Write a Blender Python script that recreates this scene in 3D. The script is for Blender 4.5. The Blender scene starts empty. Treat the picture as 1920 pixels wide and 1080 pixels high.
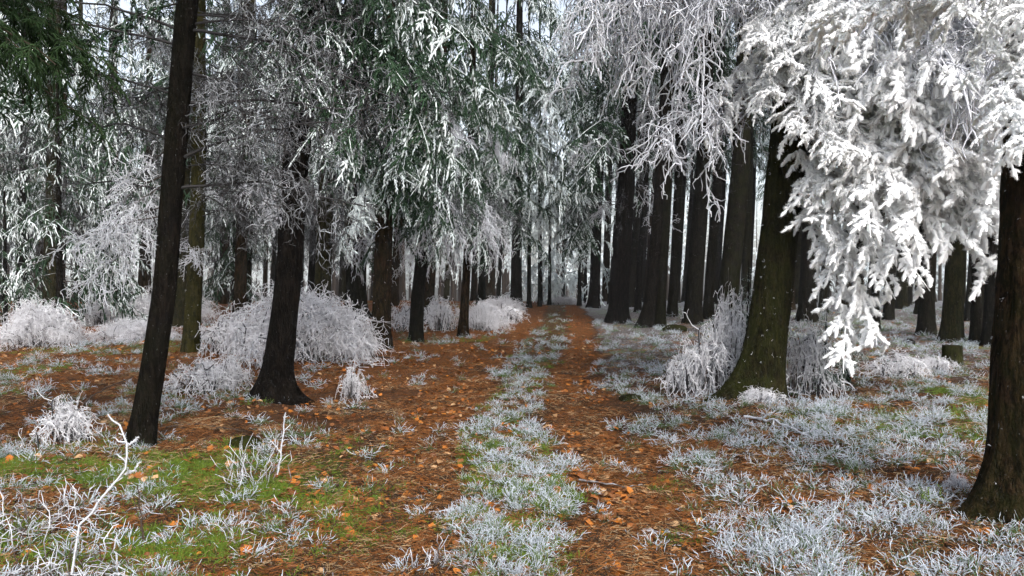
import bpy, math, random
import numpy as np

# ------------------------------------------------------------------ camera, sky, sun, exposure
scene = bpy.context.scene
CAM_H, F_PX, PITCH = 1.4, 1400.0, math.atan(25 / 1400.0)
cam_data = bpy.data.cameras.new('camera')
cam = bpy.data.objects.new('camera', cam_data)
scene.collection.objects.link(cam)
cam.location = (0, 0, CAM_H)
cam.rotation_euler = (math.radians(90) - PITCH, 0, 0)
cam_data.sensor_width = 36
cam_data.lens = 36 * F_PX / 1920
cam_data.clip_start, cam_data.clip_end = 0.05, 2000
scene.camera = cam

SUN_EL, SUN_AZ = math.radians(42), math.radians(160)      # azimuth from +Y, clockwise
world = bpy.data.worlds.new('World')
scene.world = world
world.use_nodes = True
wn, wl = world.node_tree.nodes, world.node_tree.links
wn.clear()
wout = wn.new('ShaderNodeOutputWorld'); wbg = wn.new('ShaderNodeBackground')
wsky = wn.new('ShaderNodeTexSky'); whs = wn.new('ShaderNodeHueSaturation')
wsky.sky_type = 'NISHITA'; wsky.sun_disc = False
wsky.sun_elevation, wsky.sun_rotation = SUN_EL, SUN_AZ
wsky.air_density, wsky.dust_density, wsky.ozone_density = 1.0, 3.0, 1.0
whs.inputs['Saturation'].default_value = 0.46
wbg.inputs['Strength'].default_value = 0.13
wl.new(wsky.outputs[0], whs.inputs['Color']); wl.new(whs.outputs[0], wbg.inputs['Color'])
wl.new(wbg.outputs[0], wout.inputs['Surface'])

sun_data = bpy.data.lights.new('sun', 'SUN')
sun_data.energy, sun_data.angle, sun_data.color = 1.5, math.radians(25), (1.0, 0.98, 0.955)
sun = bpy.data.objects.new('sun', sun_data)
scene.collection.objects.link(sun)
_d = (math.sin(SUN_AZ) * math.cos(SUN_EL), math.cos(SUN_AZ) * math.cos(SUN_EL), math.sin(SUN_EL))
from mathutils import Vector, Euler, Matrix
sun.rotation_euler = Vector(_d).to_track_quat('Z', 'Y').to_euler()
sun.location = (0, -5, 30)

vs = scene.view_settings
vs.view_transform, vs.look, vs.exposure, vs.gamma = 'Standard', 'None', 1.28, 1.0
vs.use_curve_mapping = False
scene.render.engine = 'CYCLES'
cy = scene.cycles
cy.use_denoising = True
cy.max_bounces, cy.diffuse_bounces, cy.glossy_bounces, cy.transmission_bounces, cy.volume_bounces = 8, 6, 1, 1, 0
cy.use_adaptive_sampling = True
cy.adaptive_threshold = 0.06


# ------------------------------------------------------------------ helpers
COL = scene.collection
RNG = np.random.default_rng(7)

def tag(o, label=None, cat=None, group=None, kind=None):
    if label: o['label'] = label
    if cat: o['category'] = cat
    if group: o['group'] = group
    if kind: o['kind'] = kind
    return o

def link(name, data, parent=None, loc=(0, 0, 0), rot=(0, 0, 0), scl=1.0):
    o = bpy.data.objects.new(name, data)
    COL.objects.link(o)
    if parent: o.parent = parent
    o.location, o.rotation_euler = loc, rot
    o.scale = (scl,) * 3 if isinstance(scl, (int, float)) else scl
    return o

def _hash(ix, iy, iz, seed):
    n = (ix.astype(np.int64) * 374761393 + iy.astype(np.int64) * 668265263 + iz.astype(np.int64) * 1274126177 + seed * 974634777) & 0xffffffff
    n = ((n ^ (n >> 13)) * 1274126177) & 0xffffffff
    n = ((n ^ (n >> 15)) * 2246822519) & 0xffffffff
    return ((n ^ (n >> 16)) & 0xffff) / 65535.0

def vnoise(x, y, z=None, seed=0):
    x, y = np.asarray(x, float), np.asarray(y, float)
    z = np.zeros_like(x) if z is None else np.asarray(z, float)
    ix, iy, iz = np.floor(x), np.floor(y), np.floor(z)
    fx, fy, fz = x - ix, y - iy, z - iz
    fx, fy, fz = [f * f * (3 - 2 * f) for f in (fx, fy, fz)]
    r = 0
    for dx in (0, 1):
        for dy in (0, 1):
            for dz in (0, 1):
                w = (fx if dx else 1 - fx) * (fy if dy else 1 - fy) * (fz if dz else 1 - fz)
                r = r + w * _hash(ix + dx, iy + dy, iz + dz, seed)
    return r

def fbm(x, y, z=None, seed=0, octs=3):
    a, t, r = 1.0, 0.0, 0.0
    x, y = np.asarray(x, float), np.asarray(y, float)
    for i in range(octs):
        r = r + a * vnoise(x * 2 ** i, y * 2 ** i, None if z is None else np.asarray(z) * 2 ** i, seed + i)
        t += a; a *= .5
    return r / t

def sstep(a, b, x):
    t = np.clip((np.asarray(x, float) - a) / (b - a), 0, 1)
    return t * t * (3 - 2 * t)

class Geo:
    """collects numpy geometry with per-vertex attributes and turns it into one mesh"""
    def __init__(s): s.v, s.f, s.a, s.n = [], [], {}, 0
    def add(s, V, faces, **att):
        V = np.asarray(V, float).reshape(-1, 3); k = len(V)
        s.v.append(V)
        for f in faces: s.f.append(np.asarray(f, np.int64) + s.n)
        for key in set(s.a) | set(att):
            val = att.get(key, 0.0)
            val = np.full(k, float(val)) if np.isscalar(val) else np.asarray(val, float).reshape(-1)
            if key not in s.a: s.a[key] = [np.zeros(s.n)] if s.n else []
            s.a[key].append(val)
        s.n += k
    def merge(s, g, M=None, **over):
        V, F, A = g.arrays()
        if M is not None:
            M = np.array(M); V = V @ M[:3, :3].T + M[:3, 3]
        A = dict(A); A.update(over)
        s.add(V, F, **A)
    def arrays(s):
        return np.concatenate(s.v), s.f, {k: np.concatenate(v) for k, v in s.a.items()}
    def mesh(s, name, mat, smooth=True):
        V, F, A = s.arrays()
        me = bpy.data.meshes.new(name)
        me.vertices.add(len(V)); me.vertices.foreach_set('co', V.astype(np.float32).ravel())
        idx = np.concatenate([f.ravel() for f in F]).astype(np.int32)
        cnt = np.concatenate([np.full(len(f), f.shape[1]) for f in F])
        st = np.concatenate([[0], np.cumsum(cnt)[:-1]]).astype(np.int32)
        me.loops.add(len(idx)); me.loops.foreach_set('vertex_index', idx)
        me.polygons.add(len(cnt)); me.polygons.foreach_set('loop_start', st)
        me.update(calc_edges=True)
        me.polygons.foreach_set('use_smooth', np.full(len(cnt), smooth))
        for k, v in A.items():
            me.attributes.new(k, 'FLOAT', 'POINT').data.foreach_set('value', v.astype(np.float32))
        for m in (mat if isinstance(mat, (list, tuple)) else [mat]): me.materials.append(m)
        return me

def norm(v): return v / np.maximum(np.linalg.norm(v, axis=-1, keepdims=True), 1e-9)

def tubes(g, P, R, S=4, jit=0.0, rng=None, **att):
    """P (N,K,3), R (N,K): N tapered tubes"""
    N, K = R.shape
    if N == 0: return
    T = norm(np.gradient(P, axis=1))
    ref = np.where(np.abs(T[..., 2:3]) > .8, np.array([1., 0, 0]), np.array([0, 0, 1.]))
    ref = np.repeat(ref[:, :1], K, axis=1)
    U = norm(np.cross(T, ref)); W = np.cross(T, U)
    a = np.arange(S) * 2 * math.pi / S
    Rr = R[:, :, None] * np.ones(S)
    if jit: Rr = Rr * (1 + jit * (rng.random(Rr.shape) * 2 - 1))
    V = P[:, :, None] + Rr[..., None] * (np.cos(a)[:, None] * U[:, :, None] + np.sin(a)[:, None] * W[:, :, None])
    i = np.arange(N)[:, None, None] * K * S; k = np.arange(K - 1)[None, :, None] * S; j = np.arange(S)[None, None]
    j2 = (j + 1) % S
    q = np.stack([i + k + j, i + k + j2, i + k + S + j2, i + k + S + j], -1).reshape(-1, 4)
    A = {n: (v if np.isscalar(v) else np.broadcast_to(np.asarray(v)[..., None], (N, K, S))) for n, v in att.items()}
    g.add(V, [q], **A)

def spawn(rng, P, spacing, length, ang=50, droop=.3, smin=.08, smax=.97, planar=1.0, curl=0.0, K=5, taper=.5, tipfill=False):
    """side shoots along N parent polylines"""
    N, K0 = P.shape[:2]
    seg = np.linalg.norm(np.diff(P, axis=1), axis=2); cum = np.concatenate([np.zeros((N, 1)), np.cumsum(seg, 1)], 1)
    L = cum[:, -1]
    m = int(L.max() / spacing) + 1
    s = (np.arange(m)[None] + rng.random((N, m))) * spacing / np.maximum(L[:, None], 1e-6)
    ok = (s > smin) & (s < smax)
    pi, sj = np.nonzero(ok); s = s[ok]
    x = s * (K0 - 1); k = np.minimum(x.astype(int), K0 - 2); fr = (x - k)[:, None]
    B = P[pi, k] * (1 - fr) + P[pi, k + 1] * fr
    T = norm(P[pi, k + 1] - P[pi, k])
    up = np.array([0, 0, 1.]) + .15 * rng.normal(size=T.shape)
    lat = norm(np.cross(T, up)); nrm = np.cross(lat, T)
    side = np.where(sj % 2 == 0, 1.0, -1.0)[:, None]
    th = ((1 - planar) * math.pi * (rng.random(len(s)) * 2 - 1))[:, None]
    lat = side * lat * np.cos(th) + nrm * np.sin(th)
    a = np.radians(ang * (1 + .3 * rng.normal(size=len(s))))[:, None]
    D = T * np.cos(a) + lat * np.sin(a)
    ln = length * (1 - taper * s) * rng.uniform(.55, 1.2, len(s))
    u = np.linspace(0, 1, K)[None, :, None]
    C = B[:, None] + D[:, None] * (ln[:, None, None] * u)
    C[..., 2] -= (droop * ln)[:, None] * (u[..., 0] ** 2)
    if curl:
        w = np.cumsum(rng.normal(size=(len(s), K, 3)), 1); w[:, 0] = 0
        C = C + w * (curl * ln)[:, None, None] * .3
    return C, pi, s, ln

def spikes(g, rng, P, R, m, ln, w, frost, **att):
    """single-triangle needles standing off the tubes P,R"""
    N, K = R.shape
    i = np.repeat(np.arange(N), m); x = rng.random(N * m) * (K - 1); k = np.minimum(x.astype(int), K - 2); f = (x - k)[:, None]
    B = P[i, k] * (1 - f) + P[i, k + 1] * f; r = (R[i, k] * (1 - f[:, 0]) + R[i, k + 1] * f[:, 0])[:, None]
    T = norm(P[i, k + 1] - P[i, k])
    Q = norm(np.cross(T, rng.normal(size=T.shape))); O = np.cross(T, Q)
    tip = B + Q * (r * .8 + ln * rng.uniform(.5, 1, (len(i), 1))) + T * ln * .7
    V = np.stack([B + Q * r * .5 + O * w, B + Q * r * .5 - O * w, tip], 1)
    fr = frost[i] if not np.isscalar(frost) else np.full(len(i), frost)
    g.add(V, [np.arange(len(i) * 3).reshape(-1, 3)], frost=np.repeat(fr, 3), **att)

# ------------------------------------------------------------------ materials
class NT:
    def __init__(s, name):
        s.m = bpy.data.materials.new(name); s.m.use_nodes = True
        s.t = s.m.node_tree; s.t.nodes.clear()
        s.out = s.t.nodes.new('ShaderNodeOutputMaterial'); s.b = s.t.nodes.new('ShaderNodeBsdfPrincipled')
        s.t.links.new(s.b.outputs[0], s.out.inputs['Surface'])
        s.b.inputs['Specular IOR Level'].default_value = .2; s.b.inputs['Roughness'].default_value = .85
    def set(s, sock, v):
        if hasattr(v, 'is_linked') or isinstance(v, bpy.types.NodeSocket): s.t.links.new(v, sock)
        else: sock.default_value = v
    def attr(s, name, typ='GEOMETRY'):
        n = s.t.nodes.new('ShaderNodeAttribute'); n.attribute_name = name; n.attribute_type = typ; return n.outputs['Fac']
    def rnd(s): return s.t.nodes.new('ShaderNodeObjectInfo').outputs['Random']
    def coord(s, which='Object', scale=(1, 1, 1)):
        n = s.t.nodes.new('ShaderNodeTexCoord'); m = s.t.nodes.new('ShaderNodeMapping'); m.inputs['Scale'].default_value = scale
        s.t.links.new(n.outputs[which], m.inputs['Vector']); return m.outputs[0]
    def noise(s, scale, vec=None, detail=3, rough=.55):
        n = s.t.nodes.new('ShaderNodeTexNoise'); n.inputs['Scale'].default_value = scale
        n.inputs['Detail'].default_value = detail; n.inputs['Roughness'].default_value = rough
        if vec: s.t.links.new(vec, n.inputs['Vector'])
        return n.outputs['Fac']
    def ramp(s, fac, stops):
        n = s.t.nodes.new('ShaderNodeValToRGB'); e = n.color_ramp.elements
        while len(e) < len(stops): e.new(.5)
        for el, (p, c) in zip(e, stops): el.position = p; el.color = (*c, 1) if len(c) == 3 else c
        s.set(n.inputs['Fac'], fac); return n.outputs['Color']
    def math(s, op, a, b=0.0, clamp=False):
        n = s.t.nodes.new('ShaderNodeMath'); n.operation = op; n.use_clamp = clamp
        s.set(n.inputs[0], a); s.set(n.inputs[1], b); return n.outputs[0]
    def step(s, v, lo, hi):
        n = s.t.nodes.new('ShaderNodeMapRange'); n.interpolation_type = 'SMOOTHSTEP'
        s.set(n.inputs['Value'], v); n.inputs['From Min'].default_value = lo; n.inputs['From Max'].default_value = hi
        return n.outputs['Result']
    def mix(s, f, a, b):
        n = s.t.nodes.new('ShaderNodeMix'); n.data_type = 'RGBA'
        ins = [i for i in n.inputs if i.type == 'RGBA']
        s.set(n.inputs[0], f)
        for i, v in zip(ins, (a, b)): s.set(i, (*v, 1) if isinstance(v, tuple) and len(v) == 3 else v)
        return [o for o in n.outputs if o.type == 'RGBA'][0]
    def bump(s, h, dist=.01, strength=1.0):
        n = s.t.nodes.new('ShaderNodeBump'); n.inputs['Distance'].default_value = dist; n.inputs['Strength'].default_value = strength
        s.set(n.inputs['Height'], h); s.t.links.new(n.outputs[0], s.b.inputs['Normal'])
    def col(s, c): s.set(s.b.inputs['Base Color'], c); return s.m

FROST = (0.82, 0.885, 0.895)
def foliage_material(name, green_a, green_b, barkc, frostc=FROST, top=0.0):
    n = NT(name)
    g = n.mix(n.noise(9, n.coord()), green_a, green_b)
    base = n.mix(n.attr('bark'), g, barkc)
    f = n.math('ADD', n.attr('frost'), n.math('MULTIPLY', n.math('SUBTRACT', n.noise(14, n.coord(), 3), .5), .7))
    if top:                                     # rime settles on what faces up
        geo = n.t.nodes.new('ShaderNodeNewGeometry'); sx = n.t.nodes.new('ShaderNodeSeparateXYZ'); n.t.links.new(geo.outputs['Normal'], sx.inputs[0])
        f = n.math('ADD', f, n.math('MULTIPLY', sx.outputs['Z'], top))
    m = n.col(n.mix(n.step(f, .25, .75), base, frostc))
    n.b.inputs['Roughness'].default_value = .75
    return m
M_FOL = foliage_material('frosted_needles', (.012, .034, .017), (.034, .072, .034), (.035, .026, .02), top=.14)
M_HEAVY_LIT = foliage_material('heavy_rime', (.10, .12, .10), (.2, .22, .2), (.05, .04, .03), (.90, .905, .915), top=.1)  # thick rime; its neutral white also has the light on these boughs painted in
M_GREEN = foliage_material('green_needles', (.008, .022, .007), (.024, .052, .012), (.04, .028, .018))
M_TWIG = foliage_material('dull_twigs', (.04, .036, .035), (.08, .07, .068), (.030, .028, .029), (.43, .45, .48))
M_RIME = foliage_material('rimed_twigs', (.05, .04, .035), (.10, .08, .07), (.045, .036, .032), (.68, .69, .74))
M_STEM = foliage_material('rimed_stems', (.05, .04, .035), (.10, .08, .07), (.055, .038, .028), (.56, .57, .61))
M_BRUSH = foliage_material('rimed_brush', (.05, .04, .035), (.10, .08, .07), (.060, .046, .040), (.72, .715, .745))
M_GRASS = foliage_material('frosted_grass', (.05, .10, .03), (.10, .15, .05), (.13, .09, .045), (.47, .51, .57))
M_MOSS = foliage_material('green_grass', (.06, .12, .012), (.15, .20, .02), (.2, .15, .05), (.7, .76, .8))

def bark_material(name, dark, light, mossc, specks=.70):
    n = NT(name)
    v = n.coord('Object', (1, 1, .22))
    a = n.noise(26, v, 5, .65); big = n.noise(2.2, n.coord(), 3)
    c = n.mix(n.step(n.math('ADD', n.math('MULTIPLY', a, .6), n.math('MULTIPLY', n.noise(60, n.coord('Object', (1, 1, .45)), 3, .7), .4)), .44, .60), dark, light)
    mo = n.math('MULTIPLY', n.attr('moss'), n.step(n.noise(7, n.coord(), 4), .3, .62))
    c = n.mix(mo, c, mossc)
    lich = n.math('MULTIPLY', n.step(big, .5, .75), .35)
    c = n.mix(lich, c, tuple(x * 1.6 for x in light))
    sp = n.step(n.noise(75, n.coord('Object', (1, 1, .6)), 2), specks, specks + .05)
    c = n.mix(n.math('MULTIPLY', sp, .30), c, (.35, .36, .37))
    n.bump(n.math('ADD', a, n.math('MULTIPLY', n.noise(90, v, 2), .4)), .06, 1.0)
    n.b.inputs['Roughness'].default_value = .95; n.b.inputs['Specular IOR Level'].default_value = .04
    return n.col(c)
M_BARK = bark_material('spruce_bark', (.0030, .0024, .002), (.013, .0098, .0078), (.014, .016, .005))
M_BARK_BROWN = bark_material('ridged_brown_bark', (.004, .0026, .0018), (.032, .018, .010), (.021, .023, .006), .70)
M_BARK_MOSS = bark_material('mossy_bark', (.006, .0052, .003), (.027, .022, .010), (.025, .029, .006), .71)
M_BARK_OLIVE = bark_material('olive_bark', (.009, .008, .004), (.040, .034, .013), (.042, .040, .008), .68)

def ground_material():
    n = NT('forest_floor')
    co = n.coord()
    fine, med, grit = n.noise(42, co, 5, .7), n.noise(7, co, 4, .6), n.noise(160, co, 3, .7)
    soil = n.mix(n.step(fine, .35, .68), (.011, .0055, .0028), (.085, .036, .010))
    orange = n.mix(n.step(grit, .38, .62), (.10, .032, .004), (.34, .112, .012))
    c = n.mix(n.math('MULTIPLY', n.attr('litter'), n.step(n.noise(24, co, 4, .7), .36, .62)), soil, orange)
    tan = n.mix(n.step(n.noise(60, co, 4, .7), .62, .72), c, (.26, .17, .085))
    moss = n.mix(n.step(fine, .3, .7), (.028, .055, .004), (.145, .195, .010))
    mk = n.step(n.math('ADD', n.attr('moss'), n.math('MULTIPLY', n.math('SUBTRACT', n.noise(11, co, 4, .65), .5), 1.3)), .42, .66)
    c = n.mix(mk, tan, moss)
    fk = n.step(n.math('ADD', n.attr('frost'), n.math('MULTIPLY', n.math('SUBTRACT', n.noise(30, co, 5, .7), .5), 1.6)), .5, .9)
    c = n.mix(n.math('MULTIPLY', fk, .75), c, (.40, .42, .45))
    n.bump(n.math('ADD', fine, n.math('ADD', n.math('MULTIPLY', grit, .5), med)), .035, .9)
    n.b.inputs['Roughness'].default_value = .95
    return n.col(c)
M_GROUND = ground_material()

def leaf_material(name, a, b, frost=.25):
    n = NT(name)
    c = n.mix(n.rnd(), a, b)
    c = n.mix(n.step(n.noise(40, n.coord(), 3), .5, .8), c, tuple(x * .55 for x in a))
    if frost: c = n.mix(n.math('MULTIPLY', n.step(n.noise(60, n.coord(), 3), .58, .72), frost), c, (.6, .62, .64))
    n.b.inputs['Roughness'].default_value = .7
    return n.col(c)
M_LEAVES = [leaf_material('leaf_orange', (.27, .080, .008), (.37, .13, .015)), leaf_material('leaf_brown', (.10, .036, .011), (.19, .072, .02)),
            leaf_material('leaf_tan', (.30, .16, .07), (.42, .26, .13)), leaf_material('leaf_rust', (.16, .045, .009), (.25, .085, .017)),
            leaf_material('leaf_dark_red', (.10, .012, .010), (.16, .03, .014), 0)]

# ------------------------------------------------------------------ terrain functions
_cy = np.array([-60, 3.5, 6.9, 10.6, 14.5, 23, 31.6, 45, 90, 400.]); _cx = np.array([.2, .02, -.06, .12, .62, 1.35, 1.85, 2.2, 3.0, 6.0])
def xc(y): return np.interp(y, _cy, _cx)
def gz(x, y):
    x, y = np.asarray(x, float), np.asarray(y, float)
    u = x - xc(y)
    z = -.02 * np.maximum(y - 33, 0) * sstep(33, 55, y) - .016 * np.maximum(y - 40, 0)
    edge = sstep(1.1, 2.2, np.abs(u))
    z = z + (fbm(x * .45, y * .45, seed=3) - .5) * .16 * edge + (fbm(x * 1.8, y * 1.8, seed=5) - .5) * .05 * (.3 + .7 * edge)
    near = sstep(40, 20, y)
    z = z - .055 * np.exp(-((np.abs(u) - .85) / .3) ** 2) * near + .02 * np.exp(-(u / .35) ** 2) * near
    z = z + .10 * sstep(1.3, 3.0, u) * near + .05 * sstep(-1.5, -3.5, u) * near
    return z + (fbm(x * 7, y * 7, seed=11) - .5) * .022 * near

def px_ray(px, py):
    a, b = (px - 960) / F_PX, (540 - py) / F_PX
    return np.array([a, math.cos(PITCH) + b * math.sin(PITCH), -math.sin(PITCH) + b * math.cos(PITCH)])
def at(px, py, d):
    r = px_ray(px, py); r = r / r[1] * d
    return np.array([r[0], d, CAM_H + r[2]])
def on_ground(px, py):
    r = px_ray(px, py); r = r / r[1]
    ds = np.linspace(1.5, 90, 4000)
    below = CAM_H + r[2] * ds < gz(r[0] * ds, ds)
    d = ds[np.argmax(below)] if below.any() else 60.0
    return np.array([r[0] * d, d, float(gz(r[0] * d, d))])

def cover(x, y):
    """ground-cover fractions: moss, litter, frost, rut"""
    u = x - xc(y) + (fbm(x * 1.3, y * 1.3, seed=21) - .5) * .45
    n1, n2, n3 = fbm(x * .9, y * .9, seed=31), fbm(x * .6, y * .6, seed=37), fbm(x * 2.2, y * 2.2, seed=41)
    rut = sstep(.32, .46, np.abs(u)) * sstep(1.18, .98, np.abs(u)) * sstep(48, 40, y)
    strip = sstep(.46, .30, np.abs(u) * (1 + .35 * sstep(6, 4, y))) * sstep(60, 50, y)
    right, left = sstep(.95, 1.25, u), sstep(-.95, -1.3, u)
    nearleft = left * sstep(6.6, 5.0, y) * sstep(-.75, -1.1, x + 0 * y)
    moss = .95 * nearleft * sstep(.22, .48, n1) + strip * (.4 + .5 * sstep(7, 4.5, y)) + right * .55 * sstep(.55, .68, n2) + left * .5 * sstep(.58, .68, n2) * sstep(7, 9, y)
    moss = moss + rut * .55 * sstep(.46, .64, n1) * sstep(6.0, 4, y)
    litter = rut * .95 + left * (.25 + .65 * sstep(8, 10.5, y)) + right * .3 * (1 - sstep(4.5, 8, y)) + strip * .2
    frost = strip * .35 + right * (.28 + .35 * sstep(5, 14, y)) + left * .3 * sstep(.5, .65, n3) + .25 * sstep(22, 40, y)
    return u, rut, strip, right, left, np.clip(moss, 0, 1), np.clip(litter, 0, 1), np.clip(frost, 0, 1), n1, n2, n3

def build_ground():
    def axis(parts):
        out = []
        for a, b, st in parts: out.append(np.arange(a, b, st))
        return np.concatenate(out)
    ys = np.concatenate([axis([(-60, -6, 6), (-6, 2, .5), (2, 9, .045), (9, 16, .09), (16, 34, .25), (34, 80, 1.2)]), np.geomspace(80, 700, 14)])
    xp = np.concatenate([axis([(0, 3.6, .045), (3.6, 8, .1), (8, 16, .3), (16, 40, 1.2)]), np.geomspace(40, 500, 12)])
    xs = np.concatenate([-xp[:0:-1], xp])
    X, Y = np.meshgrid(xs, ys); Z = gz(X, Y)
    u, rut, strip, right, left, moss, litter, frost, n1, n2, n3 = cover(X, Y)
    V = np.stack([X, Y, Z], -1).reshape(-1, 3)
    ny, nx = X.shape
    q = (np.arange(ny - 1)[:, None] * nx + np.arange(nx - 1)[None])
    Q = np.stack([q, q + 1, q + nx + 1, q + nx], -1).reshape(-1, 4)
    is_path = ((rut.reshape(-1)[Q].mean(1)) > .5)
    for name, sel in (('ground', ~is_path), ('path', is_path)):
        f = Q[sel]; used = np.unique(f); remap = np.zeros(len(V), int); remap[used] = np.arange(len(used))
        g = Geo(); g.add(V[used], [remap[f]], moss=moss.reshape(-1)[used], litter=litter.reshape(-1)[used], frost=frost.reshape(-1)[used])
        o = link(name, g.mesh(name, M_GROUND))
        if name == 'ground': tag(o, 'forest floor of brown needles, moss and frost', 'ground', kind='structure')
        else: tag(o, 'two bare earth wheel ruts running into the forest', 'path', kind='structure')
    return bpy.data.objects['ground'], bpy.data.objects['path']
GROUND, PATH = build_ground()

# ------------------------------------------------------------------ boughs (shared meshes)
def axis_curve(rng, L, rise, sag, K=12, wob=.03):
    t = np.linspace(0, 1, K)
    P = np.stack([L * t, L * wob * np.cumsum(rng.normal(size=K)) * t, L * (rise * t - sag * t ** 2) + L * wob * .4 * np.cumsum(rng.normal(size=K)) * t], -1)
    return P[None]

PLUMP = np.array([.6, 1.0, 1.05, .9, .35])
FINGER = np.array([.75, 1.0, 1.02, .95, .45])
def needle_bough(seed, L=2.2, rise=.12, sag=.38, sp2=.085, l2=.75, a2=58, d2=.45, sp3=.055, l3=.15, r3=.013, S=4, jit=.2,
                 f0=.1, f1=.9, fr=.35, needles=0, nlen=.014, nw=.002, a3=48, d3=.35, planar=.8, axial_frost=.2, prof=PLUMP, curl2=.16):
    rng = np.random.default_rng(seed); g = Geo()
    A = axis_curve(rng, L, rise, sag)
    tubes(g, A, np.linspace(.016, .004, 12)[None] * L / 2.2, 5, bark=1.0, frost=np.linspace(axial_frost, axial_frost + (.6 if f0 > -.49 or f1 > 1 else 0), 12)[None])
    B, pi, s, ln = spawn(rng, A, sp2, l2, a2, d2, smin=.10, planar=.85, curl=curl2, K=6, taper=.62)
    # secondaries near the trunk end are short
    sc = np.clip(s / .25, .35, 1)[:, None, None]
    B = B[:, :1] + (B - B[:, :1]) * sc
    f2 = f0 + f1 * (.55 * s[:, None] + .5 * np.linspace(0, 1, 6)[None]) + fr * (rng.random((len(s), 1)) - .5) * 2
    tubes(g, B, (np.array([.45, .7, .85, .9, .9, .8]) * r3)[None].repeat(len(s), 0), S, jit, rng, bark=np.linspace(.5, 0, 6)[None].repeat(len(s), 0), frost=np.clip(f2 - .05, 0, 1))
    if needles: spikes(g, rng, B, np.full((len(B), 6), r3 * .85), needles * 3, nlen, nw, np.clip(f2.mean(1), 0, 1), bark=0.0)
    C, pj, s3, l_3 = spawn(rng, B, sp3, l3, a3, d3, smin=.05, smax=.99, planar=planar, curl=.06, K=5, taper=.35)
    T = norm(B[:, -1] - B[:, -2])
    ends = B[:, -1:][:, :, :] + T[:, None] * (np.linspace(-.02, l3 * .8, 5)[None, :, None])
    ends[..., 2] -= np.linspace(0, 1, 5)[None] ** 2 * d3 * l3
    Pn = np.concatenate([C, ends]); par = np.concatenate([pj, np.arange(len(B))]); sn = np.concatenate([s3, np.ones(len(B))])
    f3 = np.clip(f0 + f1 * (.55 * s[par] + .5 * sn) + fr * (rng.random(len(B))[par] - .5) * 2 + .15 * rng.normal(size=len(par)), 0, 1)
    R = r3 * prof[None] * rng.uniform(.75, 1.25, (len(Pn), 1))
    tubes(g, Pn, R, S, jit, rng, bark=0.0, frost=np.clip(f3[:, None] + np.linspace(-.12, .25, 5)[None], 0, 1))
    if needles: spikes(g, rng, Pn, R, needles, nlen, nw, np.clip(f3 + .1, 0, 1), bark=0.0)
    return g

def bare_bough(seed, L=2.0, rise=.1, sag=.3, sp2=.10, l2=.7, a2=55, d2=.5, sp3=.10, l3=.32, d3=.6, sp4=.09, l4=.14, r=.006, frost=.85, inner=.15, curl=.5, planar=.55, S=3):
    rng = np.random.default_rng(seed); g = Geo()
    A = axis_curve(rng, L, rise, sag, wob=.05)
    tubes(g, A, np.linspace(.018, .005, 12)[None] * L / 2, 5, bark=1.0, frost=np.linspace(inner * .5, frost, 12)[None])
    B, pi, s, ln = spawn(rng, A, sp2, l2, a2, d2, smin=.1, planar=planar, curl=curl * .5, K=8, taper=.5)
    f2 = np.clip(inner + (frost - inner) * (.5 * s[:, None] + np.linspace(0, 1, 8)[None]), 0, 1)
    tubes(g, B, (np.linspace(1.5, .7, 8) * r)[None].repeat(len(s), 0), S, bark=1.0, frost=f2)
    C, pj, s3, _ = spawn(rng, B, sp3, l3, 45, d3, smin=.15, planar=.3, curl=curl, K=7, taper=.4)
    f3 = np.clip(f2[pj, -1] * .4 + frost * .6 + .12 * rng.normal(size=len(pj)), 0, 1)
    tubes(g, C, (np.linspace(1.05, .6, 7) * r)[None].repeat(len(C), 0), S, bark=1.0, frost=f3[:, None] * np.linspace(.85, 1.05, 7)[None])
    if sp4:
        D, pk, s4, _ = spawn(rng, C, sp4, l4, 45, d3 * .7, smin=.2, planar=.2, curl=curl, K=5, taper=.3)
        tubes(g, D, (np.linspace(.85, .5, 5) * r)[None].repeat(len(D), 0), S, bark=1.0, frost=np.clip(f3[pk] + .05, 0, 1)[:, None].repeat(5, 1))
    return g

G_HEAVY = [needle_bough(100 + i, L=2.2, rise=[.12, .05, .18, .0, .1, .2][i], sag=[.34, .40, .30, .44, .36, .28][i], sp2=.058, l2=[.62, .55, .68, .5, .6, .64][i], a2=52, d2=[.26, .36, .22, .42, .3, .34][i], sp3=.034, l3=.086, r3=.0185,
                        S=6, jit=.45, f0=.88, f1=.3, fr=.2, needles=30, nlen=.027, nw=.0032, planar=.72, a3=47, d3=.25, axial_frost=.6, prof=FINGER, curl2=.2) for i in range(6)]
G_MID = [needle_bough(200 + i, L=2.2, sag=[.40, .5, .34, .45, .38][i], l2=.85, d2=[.7, .9, .6, .8, .75][i], f0=-.95, f1=1.6, fr=.65, r3=.0115, sp2=.075, sp3=.042, l3=.095, needles=9, nlen=.022, nw=.0032, d3=.35, a3=46, planar=.85, prof=FINGER) for i in range(5)]
G_DARK = [needle_bough(250 + i, L=2.2, sag=[.44, .5, .38][i], l2=.85, d2=[.8, .95, .7][i], f0=-1.05, f1=1.45, fr=.5, r3=.0115, sp2=.07, sp3=.042, l3=.095, needles=9, nlen=.022, nw=.0032, d3=.4, a3=46, planar=.85, prof=FINGER, axial_frost=.1) for i in range(3)]
G_WHITE = [needle_bough(300 + i, L=2.0, sag=[.4, .5, .34][i], l2=.7, d2=.5, f0=.45, f1=.6, fr=.25, r3=.0125, sp3=.05, l3=.10, planar=.85, prof=FINGER, needles=8, nlen=.016, nw=.0025, d3=.45) for i in range(3)]
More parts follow.
